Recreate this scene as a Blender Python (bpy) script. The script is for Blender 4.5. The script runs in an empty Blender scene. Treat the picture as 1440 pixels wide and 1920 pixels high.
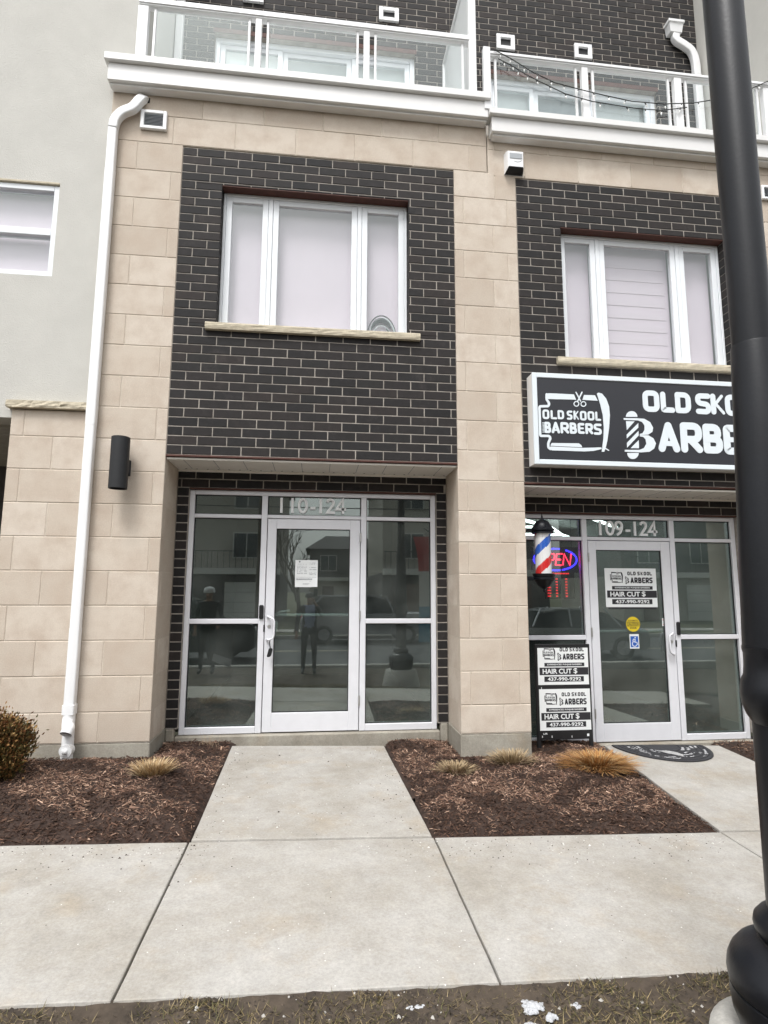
import bpy, bmesh, math, random
import numpy as np
from mathutils import Vector, Matrix

random.seed(7)
rng = np.random.default_rng(7)
SC = bpy.context.scene
COL = SC.collection
R = math.radians

# ------------------------------------------------------------------ camera
F_PX, YAW, PITCH, ROLL = 1079.82, 0.116187, 0.136315, 0.004009
CAM = Vector((1.38884, -5.35442, 1.43616))
_f = Vector((math.sin(YAW) * math.cos(PITCH), math.cos(YAW) * math.cos(PITCH), math.sin(PITCH)))
_r0 = Vector((math.cos(YAW), -math.sin(YAW), 0))
_u0 = _r0.cross(_f)
_r = math.cos(ROLL) * _r0 + math.sin(ROLL) * _u0
_u = -math.sin(ROLL) * _r0 + math.cos(ROLL) * _u0
cam_d = bpy.data.cameras.new('camera')
cam_d.sensor_fit = 'VERTICAL'
cam_d.sensor_height = 24.0
cam_d.sensor_width = 18.0
cam_d.lens = 24.0 * F_PX / 1920.0
cam_d.clip_start = 0.05
cam_d.clip_end = 2000
cam = bpy.data.objects.new('camera', cam_d)
COL.objects.link(cam)
M = Matrix.Identity(4)
for i in range(3):
    M[i][0], M[i][1], M[i][2], M[i][3] = _r[i], _u[i], -_f[i], CAM[i]
cam.matrix_world = M
SC.camera = cam


def px(x, y, Y=0.0):
    """photo pixel (1440x1920) -> (X, Z) on the vertical plane at depth Y"""
    d = _r * ((x - 720) / F_PX) + _u * ((960 - y) / F_PX) + _f
    t = (Y - CAM.y) / d.y
    p = CAM + d * t
    return p.x, p.z


# ------------------------------------------------------------------ world, sun, exposure
SUN_EL, SUN_AZ = R(60), R(205)          # azimuth of the sun, clockwise from +Y (north): behind and left of the camera
w = bpy.data.worlds.new('World')
SC.world = w
w.use_nodes = True
nt = w.node_tree
for n in list(nt.nodes):
    nt.nodes.remove(n)
sky = nt.nodes.new('ShaderNodeTexSky')
sky.sky_type = 'NISHITA'
sky.sun_disc = False
sky.sun_elevation = SUN_EL
sky.sun_rotation = SUN_AZ
sky.air_density = 1.5
sky.dust_density = 4.0
sky.ozone_density = 1.0
hs = nt.nodes.new('ShaderNodeHueSaturation')
hs.inputs['Saturation'].default_value = 0.10
bg = nt.nodes.new('ShaderNodeBackground')
bg.inputs['Strength'].default_value = 0.125
wo = nt.nodes.new('ShaderNodeOutputWorld')
nt.links.new(sky.outputs[0], hs.inputs['Color'])
nt.links.new(hs.outputs[0], bg.inputs['Color'])
nt.links.new(bg.outputs[0], wo.inputs['Surface'])

sun_d = bpy.data.lights.new('sun', 'SUN')
sun_d.energy = 1.0
sun_d.angle = R(16)
sun_d.color = (1.0, 0.985, 0.965)
sun = bpy.data.objects.new('sun', sun_d)
COL.objects.link(sun)
sdir = Vector((math.sin(SUN_AZ) * math.cos(SUN_EL), math.cos(SUN_AZ) * math.cos(SUN_EL), math.sin(SUN_EL)))
sun.rotation_euler = (-sdir).to_track_quat('-Z', 'Y').to_euler()
sun.location = (0, -8, 14)

vs = SC.view_settings
vs.view_transform = 'Standard'
vs.look = 'None'
vs.exposure = 0.95
vs.gamma = 1.0
vs.use_curve_mapping = False
SC.render.engine = 'CYCLES'
SC.cycles.use_denoising = True
SC.cycles.max_bounces = 8
SC.cycles.transparent_max_bounces = 16
SC.cycles.caustics_reflective = False
SC.cycles.caustics_refractive = False

# ------------------------------------------------------------------ materials
MATS = {}


def newmat(name):
    m = bpy.data.materials.new(name)
    m.use_nodes = True
    MATS[name] = m
    return m, m.node_tree.nodes, m.node_tree.links, m.node_tree.nodes['Principled BSDF']


def plain(name, col, rough=0.6, metal=0.0, bump=0.0, bscale=80.0, var=0.0, vscale=6.0, spec=0.5, objvar=0.0, coat=0.0):
    """principled with soft noise variation, optional bump and per-object variation"""
    m, N, L, b = newmat(name)
    b.inputs['Roughness'].default_value = rough
    b.inputs['Metallic'].default_value = metal
    b.inputs['Specular IOR Level'].default_value = spec
    b.inputs['Coat Weight'].default_value = coat
    c4 = (*col, 1)
    b.inputs['Base Color'].default_value = c4
    tc = N.new('ShaderNodeTexCoord')
    src = None
    if var > 0:
        no = N.new('ShaderNodeTexNoise')
        no.inputs['Scale'].default_value = vscale
        no.inputs['Detail'].default_value = 6
        no.inputs['Roughness'].default_value = 0.65
        L.new(tc.outputs['Object'], no.inputs['Vector'])
        mr = N.new('ShaderNodeMapRange')
        mr.inputs['From Min'].default_value = 0.25
        mr.inputs['From Max'].default_value = 0.75
        mr.inputs['To Min'].default_value = 1 - var
        mr.inputs['To Max'].default_value = 1 + var
        L.new(no.outputs['Fac'], mr.inputs['Value'])
        src = mr.outputs[0]
    if objvar > 0:
        oi = N.new('ShaderNodeObjectInfo')
        mr2 = N.new('ShaderNodeMapRange')
        mr2.inputs['To Min'].default_value = 1 - objvar
        mr2.inputs['To Max'].default_value = 1 + objvar
        L.new(oi.outputs['Random'], mr2.inputs['Value'])
        if src is not None:
            mu = N.new('ShaderNodeMath')
            mu.operation = 'MULTIPLY'
            L.new(src, mu.inputs[0])
            L.new(mr2.outputs[0], mu.inputs[1])
            src = mu.outputs[0]
        else:
            src = mr2.outputs[0]
    if src is not None:
        vm = N.new('ShaderNodeVectorMath')
        vm.operation = 'SCALE'
        vm.inputs[0].default_value = col
        L.new(src, vm.inputs['Scale'])
        L.new(vm.outputs[0], b.inputs['Base Color'])
    if bump > 0:
        nb = N.new('ShaderNodeTexNoise')
        nb.inputs['Scale'].default_value = bscale
        nb.inputs['Detail'].default_value = 5
        L.new(tc.outputs['Object'], nb.inputs['Vector'])
        bp = N.new('ShaderNodeBump')
        bp.inputs['Strength'].default_value = bump
        bp.inputs['Distance'].default_value = 0.004
        L.new(nb.outputs['Fac'], bp.inputs['Height'])
        L.new(bp.outputs[0], b.inputs['Normal'])
    return m


def emit(name, col, strength):
    m, N, L, b = newmat(name)
    b.inputs['Base Color'].default_value = (*[c * 0.5 for c in col], 1)
    b.inputs['Emission Color'].default_value = (*col, 1)
    b.inputs['Emission Strength'].default_value = strength
    return m


def glass(name, tint, refl, rough=0.0, haze=0.0):
    """pane: mirror-like part on top of a tinted see-through part"""
    m, N, L, b = newmat(name)
    N.remove(b)
    out = [n for n in N if n.type == 'OUTPUT_MATERIAL'][0]
    tr = N.new('ShaderNodeBsdfTransparent')
    tr.inputs['Color'].default_value = (*tint, 1)
    gl = N.new('ShaderNodeBsdfGlossy')
    gl.inputs['Roughness'].default_value = rough
    gl.inputs['Color'].default_value = (0.93, 1.0, 0.98, 1)
    fr = N.new('ShaderNodeFresnel')
    fr.inputs['IOR'].default_value = 1.5
    ad = N.new('ShaderNodeMath')
    ad.operation = 'ADD'
    ad.use_clamp = True
    ad.inputs[1].default_value = refl
    ge = N.new('ShaderNodeNewGeometry')
    inv = N.new('ShaderNodeMath')
    inv.operation = 'SUBTRACT'
    inv.inputs[0].default_value = 1.0
    L.new(ge.outputs['Backfacing'], inv.inputs[1])
    fm = N.new('ShaderNodeMath')
    fm.operation = 'MULTIPLY'
    L.new(fr.outputs[0], fm.inputs[0])
    L.new(inv.outputs[0], fm.inputs[1])
    L.new(fm.outputs[0], ad.inputs[0])
    mx = N.new('ShaderNodeMixShader')
    L.new(ad.outputs[0], mx.inputs[0])
    base = tr
    if haze > 0:  # pale uneven film put into the pane to make dark glass look lighter
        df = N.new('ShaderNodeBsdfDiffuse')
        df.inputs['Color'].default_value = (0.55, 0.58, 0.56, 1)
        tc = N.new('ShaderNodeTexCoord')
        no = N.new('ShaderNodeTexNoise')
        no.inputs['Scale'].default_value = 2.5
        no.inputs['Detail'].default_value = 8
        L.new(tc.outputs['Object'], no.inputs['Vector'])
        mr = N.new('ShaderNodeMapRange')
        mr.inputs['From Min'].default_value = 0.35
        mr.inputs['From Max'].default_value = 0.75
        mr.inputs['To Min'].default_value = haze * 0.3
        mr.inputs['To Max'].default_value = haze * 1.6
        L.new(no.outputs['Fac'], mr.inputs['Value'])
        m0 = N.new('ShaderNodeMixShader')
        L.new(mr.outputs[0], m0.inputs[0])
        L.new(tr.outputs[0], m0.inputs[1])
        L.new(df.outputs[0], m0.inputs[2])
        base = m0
    L.new(base.outputs[0], mx.inputs[1])
    L.new(gl.outputs[0], mx.inputs[2])
    L.new(mx.outputs[0], out.inputs['Surface'])
    return m


def brick_mat(name, col, tints, rough=0.75):
    m, N, L, b = newmat(name)
    b.inputs['Roughness'].default_value = rough
    b.inputs['Specular IOR Level'].default_value = 0.35
    tc = N.new('ShaderNodeTexCoord')
    geo = N.new('ShaderNodeNewGeometry')
    oi = N.new('ShaderNodeObjectInfo')
    ramp = N.new('ShaderNodeValToRGB')
    el = ramp.color_ramp.elements
    el[0].position = 0.0
    el[0].color = (*tints[0], 1)
    el[1].position = 1.0
    el[1].color = (*tints[-1], 1)
    for i, t in enumerate(tints[1:-1]):
        e = el.new((i + 1) / (len(tints) - 1))
        e.color = (*t, 1)
    addm = N.new('ShaderNodeMath')
    addm.operation = 'ADD'
    L.new(oi.outputs['Random'], addm.inputs[0])
    L.new(geo.outputs['Random Per Island'], addm.inputs[1])
    fr = N.new('ShaderNodeMath')
    fr.operation = 'FRACT'
    L.new(addm.outputs[0], fr.inputs[0])
    L.new(fr.outputs[0], ramp.inputs[0])
    no = N.new('ShaderNodeTexNoise')
    no.inputs['Scale'].default_value = 14
    no.inputs['Detail'].default_value = 8
    no.inputs['Roughness'].default_value = 0.7
    L.new(geo.outputs['Position'], no.inputs['Vector'])
    mr = N.new('ShaderNodeMapRange')
    mr.inputs['From Min'].default_value = 0.3
    mr.inputs['From Max'].default_value = 0.7
    mr.inputs['To Min'].default_value = 0.75
    mr.inputs['To Max'].default_value = 1.3
    L.new(no.outputs['Fac'], mr.inputs['Value'])
    vm = N.new('ShaderNodeVectorMath')
    vm.operation = 'SCALE'
    L.new(ramp.outputs[0], vm.inputs[0])
    L.new(mr.outputs[0], vm.inputs['Scale'])
    n3 = N.new('ShaderNodeTexNoise')
    n3.inputs['Scale'].default_value = 3.5
    n3.inputs['Detail'].default_value = 9
    n3.inputs['Roughness'].default_value = 0.75
    L.new(geo.outputs['Position'], n3.inputs['Vector'])
    r3 = N.new('ShaderNodeMapRange')
    r3.inputs['From Min'].default_value = 0.56
    r3.inputs['From Max'].default_value = 0.80
    r3.inputs['To Max'].default_value = 0.35
    L.new(n3.outputs['Fac'], r3.inputs['Value'])
    mx3 = N.new('ShaderNodeMix')
    mx3.data_type = 'RGBA'
    mx3.inputs['B'].default_value = (0.11, 0.095, 0.09, 1)
    L.new(r3.outputs[0], mx3.inputs['Factor'])
    L.new(vm.outputs[0], mx3.inputs['A'])
    L.new(mx3.outputs['Result'], b.inputs['Base Color'])
    nb = N.new('ShaderNodeTexNoise')
    nb.inputs['Scale'].default_value = 160
    nb.inputs['Detail'].default_value = 4
    L.new(geo.outputs['Position'], nb.inputs['Vector'])
    bp = N.new('ShaderNodeBump')
    bp.inputs['Strength'].default_value = 0.45
    bp.inputs['Distance'].default_value = 0.003
    L.new(nb.outputs['Fac'], bp.inputs['Height'])
    L.new(bp.outputs[0], b.inputs['Normal'])
    return m


brick_mat('dark_brick', None, [(0.013, 0.012, 0.0125), (0.021, 0.0175, 0.017), (0.015, 0.0145, 0.0145), (0.025, 0.0195, 0.018), (0.017, 0.0155, 0.016), (0.0115, 0.011, 0.0115)])


def stone_mat():
    m, N, L, b = newmat('stone')
    b.inputs['Roughness'].default_value = 0.85
    b.inputs['Specular IOR Level'].default_value = 0.2
    geo = N.new('ShaderNodeNewGeometry')
    oi = N.new('ShaderNodeObjectInfo')
    ramp = N.new('ShaderNodeValToRGB')
    el = ramp.color_ramp.elements
    el[0].color = (0.535, 0.462, 0.385, 1)
    el[1].color = (0.645, 0.572, 0.49, 1)
    e = el.new(0.5)
    e.color = (0.59, 0.515, 0.432, 1)
    L.new(oi.outputs['Random'], ramp.inputs[0])
    # cloudy pinkish-brown mottling
    n1 = N.new('ShaderNodeTexNoise')
    n1.inputs['Scale'].default_value = 4.5
    n1.inputs['Detail'].default_value = 6
    n1.inputs['Roughness'].default_value = 0.6
    L.new(geo.outputs['Position'], n1.inputs['Vector'])
    r1 = N.new('ShaderNodeMapRange')
    r1.inputs['From Min'].default_value = 0.42
    r1.inputs['From Max'].default_value = 0.72
    L.new(n1.outputs['Fac'], r1.inputs['Value'])
    mx = N.new('ShaderNodeMix')
    mx.data_type = 'RGBA'
    mx.inputs['B'].default_value = (0.505, 0.418, 0.34, 1)
    L.new(r1.outputs[0], mx.inputs['Factor'])
    L.new(ramp.outputs[0], mx.inputs['A'])
    # fine speckle
    n2 = N.new('ShaderNodeTexNoise')
    n2.inputs['Scale'].default_value = 140
    n2.inputs['Detail'].default_value = 5
    n2.inputs['Roughness'].default_value = 0.8
    L.new(geo.outputs['Position'], n2.inputs['Vector'])
    r2 = N.new('ShaderNodeMapRange')
    r2.inputs['From Min'].default_value = 0.3
    r2.inputs['From Max'].default_value = 0.7
    r2.inputs['To Min'].default_value = 0.80
    r2.inputs['To Max'].default_value = 1.15
    L.new(n2.outputs['Fac'], r2.inputs['Value'])
    vm = N.new('ShaderNodeVectorMath')
    vm.operation = 'SCALE'
    L.new(mx.outputs['Result'], vm.inputs[0])
    L.new(r2.outputs[0], vm.inputs['Scale'])
    L.new(vm.outputs[0], b.inputs['Base Color'])
    bp = N.new('ShaderNodeBump')
    bp.inputs['Strength'].default_value = 0.35
    bp.inputs['Distance'].default_value = 0.003
    L.new(n2.outputs['Fac'], bp.inputs['Height'])
    L.new(bp.outputs[0], b.inputs['Normal'])
    return m


stone_mat()


def concrete_mat(name, col, stain, speck=True, rust=True):
    m, N, L, b = newmat(name)
    b.inputs['Roughness'].default_value = 0.85
    b.inputs['Specular IOR Level'].default_value = 0.25
    geo = N.new('ShaderNodeNewGeometry')

    def noise(scale, detail=6, rough=0.6):
        n = N.new('ShaderNodeTexNoise')
        n.inputs['Scale'].default_value = scale
        n.inputs['Detail'].default_value = detail
        n.inputs['Roughness'].default_value = rough
        L.new(geo.outputs['Position'], n.inputs['Vector'])
        return n

    def rng_(n, a, b_, c=0.0, d=1.0):
        r = N.new('ShaderNodeMapRange')
        r.inputs['From Min'].default_value = a
        r.inputs['From Max'].default_value = b_
        r.inputs['To Min'].default_value = c
        r.inputs['To Max'].default_value = d
        L.new(n.outputs[0], r.inputs['Value'])
        return r
    big = rng_(noise(1.7, 8, .68), 0.36, 0.66)
    mx = N.new('ShaderNodeMix')
    mx.data_type = 'RGBA'
    mx.inputs['A'].default_value = (*col, 1)
    mx.inputs['B'].default_value = (*stain, 1)
    L.new(big.outputs[0], mx.inputs['Factor'])
    cur = mx.outputs['Result']
    if rust:
        ru = rng_(noise(2.6, 6, 0.62), 0.54, 0.76, 0, 0.50)
        m2 = N.new('ShaderNodeMix')
        m2.data_type = 'RGBA'
        m2.inputs['B'].default_value = (0.36, 0.285, 0.19, 1)
        L.new(ru.outputs[0], m2.inputs['Factor'])
        L.new(cur, m2.inputs['A'])
        cur = m2.outputs['Result']
    for nd_ in (rng_(noise(70, 7, 0.85), 0.28, 0.72, 0.74, 1.20), rng_(noise(10, 6, 0.7), 0.3, 0.7, 0.90, 1.09)):
        vm = N.new('ShaderNodeVectorMath')
        vm.operation = 'SCALE'
        L.new(cur, vm.inputs[0])
        L.new(nd_.outputs[0], vm.inputs['Scale'])
        cur = vm.outputs[0]
    if speck:
        vo = N.new('ShaderNodeTexVoronoi')
        vo.inputs['Scale'].default_value = 26
        L.new(geo.outputs['Position'], vo.inputs['Vector'])
        sp = N.new('ShaderNodeMapRange')
        sp.inputs['From Min'].default_value = 0.10
        sp.inputs['From Max'].default_value = 0.06
        L.new(vo.outputs['Distance'], sp.inputs['Value'])
        sel = N.new('ShaderNodeSeparateColor')
        L.new(vo.outputs['Color'], sel.inputs[0])
        gt = N.new('ShaderNodeMath')
        gt.operation = 'GREATER_THAN'
        gt.inputs[1].default_value = 0.80
        L.new(sel.outputs[0], gt.inputs[0])
        mu = N.new('ShaderNodeMath')
        mu.operation = 'MULTIPLY'
        L.new(gt.outputs[0], mu.inputs[0])
        L.new(sp.outputs[0], mu.inputs[1])
        m3 = N.new('ShaderNodeMix')
        m3.data_type = 'RGBA'
        m3.inputs['B'].default_value = (0.75, 0.74, 0.71, 1)
        L.new(mu.outputs[0], m3.inputs['Factor'])
        L.new(cur, m3.inputs['A'])
        # a few dark crumbs
        gt2 = N.new('ShaderNodeMath')
        gt2.operation = 'LESS_THAN'
        gt2.inputs[1].default_value = 0.05
        L.new(sel.outputs[1], gt2.inputs[0])
        mu2 = N.new('ShaderNodeMath')
        mu2.operation = 'MULTIPLY'
        L.new(gt2.outputs[0], mu2.inputs[0])
        L.new(sp.outputs[0], mu2.inputs[1])
        m4 = N.new('ShaderNodeMix')
        m4.data_type = 'RGBA'
        m4.inputs['B'].default_value = (0.07, 0.05, 0.04, 1)
        L.new(mu2.outputs[0], m4.inputs['Factor'])
        L.new(m3.outputs['Result'], m4.inputs['A'])
        cur = m4.outputs['Result']
    L.new(cur, b.inputs['Base Color'])
    nb = noise(210, 4)
    bp = N.new('ShaderNodeBump')
    bp.inputs['Strength'].default_value = 0.4
    bp.inputs['Distance'].default_value = 0.003
    L.new(nb.outputs[0], bp.inputs['Height'])
    L.new(bp.outputs[0], b.inputs['Normal'])
    return m


concrete_mat('sidewalk_concrete', (0.43, 0.415, 0.39), (0.335, 0.31, 0.27))
concrete_mat('foundation_concrete', (0.40, 0.375, 0.32), (0.25, 0.225, 0.185), speck=False)
concrete_mat('footing_concrete', (0.50, 0.49, 0.46), (0.40, 0.385, 0.35), speck=False, rust=False)


def attr_mat(name, rough=0.8, transl=0.0):
    m, N, L, b = newmat(name)
    b.inputs['Roughness'].default_value = rough
    b.inputs['Specular IOR Level'].default_value = 0.25
    a = N.new('ShaderNodeAttribute')
    a.attribute_name = 'tint'
    L.new(a.outputs['Color'], b.inputs['Base Color'])
    return m


attr_mat('wood_chip', 0.85)
attr_mat('blade', 0.7)
attr_mat('leaf', 0.6)
plain('mortar_dark', (0.34, 0.31, 0.275), 0.95, bump=0.5, bscale=200, var=0.40, vscale=9)
plain('mortar_stone', (0.56, 0.50, 0.42), 0.95, bump=0.4, bscale=200, var=0.2, vscale=20)
plain('stucco', (0.55, 0.54, 0.505), 0.92, bump=0.9, bscale=120, var=0.06, vscale=2.5, spec=0.2)
plain('ledge_stone', (0.52, 0.465, 0.36), 0.9, bump=0.9, bscale=45, var=0.2, vscale=18, spec=0.2)
plain('aluminium', (0.74, 0.745, 0.78), 0.40, metal=0.12, var=0.04, vscale=9)
plain('fascia', (0.76, 0.755, 0.745), 0.45, var=0.03)
plain('white_metal', (0.83, 0.835, 0.84), 0.4, var=0.03, vscale=5)
plain('vinyl', (0.80, 0.83, 0.86), 0.4, var=0.02)
plain('white_plastic', (0.84, 0.845, 0.85), 0.4, var=0.03, vscale=10)
plain('grey_plastic', (0.36, 0.38, 0.40), 0.35)
plain('soffit', (0.76, 0.73, 0.67), 0.5, var=0.05)
plain('lintel_steel', (0.075, 0.026, 0.018), 0.7, var=0.3, vscale=15, bump=0.3)
plain('black_paint', (0.006, 0.007, 0.010), 0.36, var=0.3, vscale=8, bump=0.10, bscale=90, spec=0.36)
plain('black_matte', (0.011, 0.012, 0.014), 0.6, var=0.2, vscale=30)
plain('black_plastic', (0.012, 0.012, 0.013), 0.4)
plain('dark_void', (0.008, 0.008, 0.009), 0.9)
plain('gasket', (0.015, 0.016, 0.017), 0.8)
plain('blind', (0.83, 0.695, 0.77), 0.9, var=0.03, vscale=3)
plain('blind_grey', (0.72, 0.73, 0.73), 0.9, var=0.05, vscale=3)
plain('blind_slat', (0.82, 0.69, 0.76), 0.9)
plain('blind_dark', (0.27, 0.29, 0.31), 0.8, var=0.15, vscale=2.0)
plain('screen_white', (0.66, 0.68, 0.68), 0.55)
plain('sign_black', (0.020, 0.021, 0.027), 0.35, var=0.08, vscale=3)
plain('sign_white', (0.73, 0.79, 0.83), 0.35)
plain('letter_silver', (0.90, 0.92, 0.93), 0.5)
plain('paper', (0.74, 0.76, 0.76), 0.8, var=0.02)
plain('ink', (0.018, 0.018, 0.022), 0.7)
plain('ink_grey', (0.22, 0.23, 0.25), 0.8)
plain('decal_yellow', (0.66, 0.50, 0.02), 0.5)
plain('decal_blue', (0.02, 0.10, 0.42), 0.5)
plain('pole_red', (0.62, 0.02, 0.02), 0.25, coat=0.5)
plain('pole_blue', (0.02, 0.11, 0.50), 0.25, coat=0.5)
plain('pole_white', (0.80, 0.80, 0.80), 0.25, coat=0.5)
plain('rubber_mat', (0.030, 0.030, 0.034), 0.85, bump=0.8, bscale=150, var=0.4, vscale=60)
plain('salt_film', (0.42, 0.42, 0.42), 0.9, var=0.3, vscale=60)
plain('snow', (0.46, 0.47, 0.49), 0.8, bump=0.6, bscale=60, var=0.12, vscale=25)
plain('mulch_soil', (0.050, 0.033, 0.026), 0.95, bump=1.0, bscale=50, var=0.5, vscale=30)
plain('verge_soil', (0.062, 0.047, 0.034), 0.95, bump=1.0, bscale=40, var=0.6, vscale=11)
plain('asphalt', (0.075, 0.075, 0.078), 0.85, bump=0.6, bscale=120, var=0.2, vscale=3)
plain('road_paint', (0.55, 0.50, 0.35), 0.7, var=0.2)
plain('kerb', (0.40, 0.39, 0.36), 0.85, var=0.12, bump=0.3)
plain('far_grass', (0.085, 0.085, 0.045), 0.95, bump=0.8, bscale=25, var=0.4, vscale=3)
plain('room_wall', (0.40, 0.41, 0.40), 0.9, var=0.05)
plain('room_floor', (0.16, 0.15, 0.14), 0.6, var=0.1)
plain('siding', (0.42, 0.40, 0.36), 0.8, var=0.05)
plain('siding_dark', (0.10, 0.09, 0.09), 0.8, var=0.08)
plain('roof_shingle', (0.06, 0.055, 0.055), 0.9, var=0.25, vscale=10)
plain('house_glass', (0.05, 0.06, 0.07), 0.12)
plain('house_trim', (0.62, 0.62, 0.60), 0.5)
plain('house_door', (0.10, 0.05, 0.035), 0.5)
plain('car_silver', (0.36, 0.37, 0.39), 0.25, metal=0.5, coat=0.6)
plain('car_dark', (0.035, 0.038, 0.045), 0.25, metal=0.3, coat=0.6)
plain('car_glass', (0.012, 0.014, 0.016), 0.08)
plain('tyre', (0.018, 0.018, 0.018), 0.85)
plain('rim', (0.35, 0.36, 0.37), 0.35, metal=0.8)
plain('bark', (0.10, 0.08, 0.06), 0.95, bump=1.0, bscale=30, var=0.3)
plain('stem', (0.09, 0.065, 0.04), 0.9, var=0.3, vscale=20)
plain('wire_dark', (0.015, 0.017, 0.016), 0.6)
plain('bulb', (0.75, 0.76, 0.74), 0.2)
plain('skin', (0.30, 0.17, 0.11), 0.55)
plain('hair', (0.015, 0.012, 0.010), 0.6)
plain('trousers', (0.012, 0.012, 0.016), 0.85)
plain('shirt', (0.26, 0.31, 0.48), 0.85)
plain('coat_dark', (0.018, 0.018, 0.022), 0.85)
plain('cap_white', (0.62, 0.63, 0.65), 0.85)
plain('flag_red', (0.40, 0.03, 0.04), 0.8)
plain('flag_white', (0.6, 0.6, 0.6), 0.8)
plain('flag_blue', (0.05, 0.25, 0.42), 0.8)
plain('brass', (0.55, 0.55, 0.53), 0.35, metal=0.8)
emit('neon_red', (1.0, 0.02, 0.06), 5.0)
emit('neon_blue', (0.03, 0.02, 1.0), 5.0)
emit('led_red', (1.0, 0.02, 0.03), 1.6)
emit('led_tube', (0.95, 0.98, 1.0), 5.0)
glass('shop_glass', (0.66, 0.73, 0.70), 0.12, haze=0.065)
glass('window_glass', (0.93, 0.95, 0.95), 0.045)
glass('rail_glass', (0.955, 0.968, 0.97), 0.02)
glass('pole_glass', (0.97, 0.97, 0.97), 0.0)


# ------------------------------------------------------------------ mesh helpers
def origin_of(o):
    v = Vector((0, 0, 0))
    while o is not None:
        v += o.location
        o = o.parent
    return v


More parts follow.
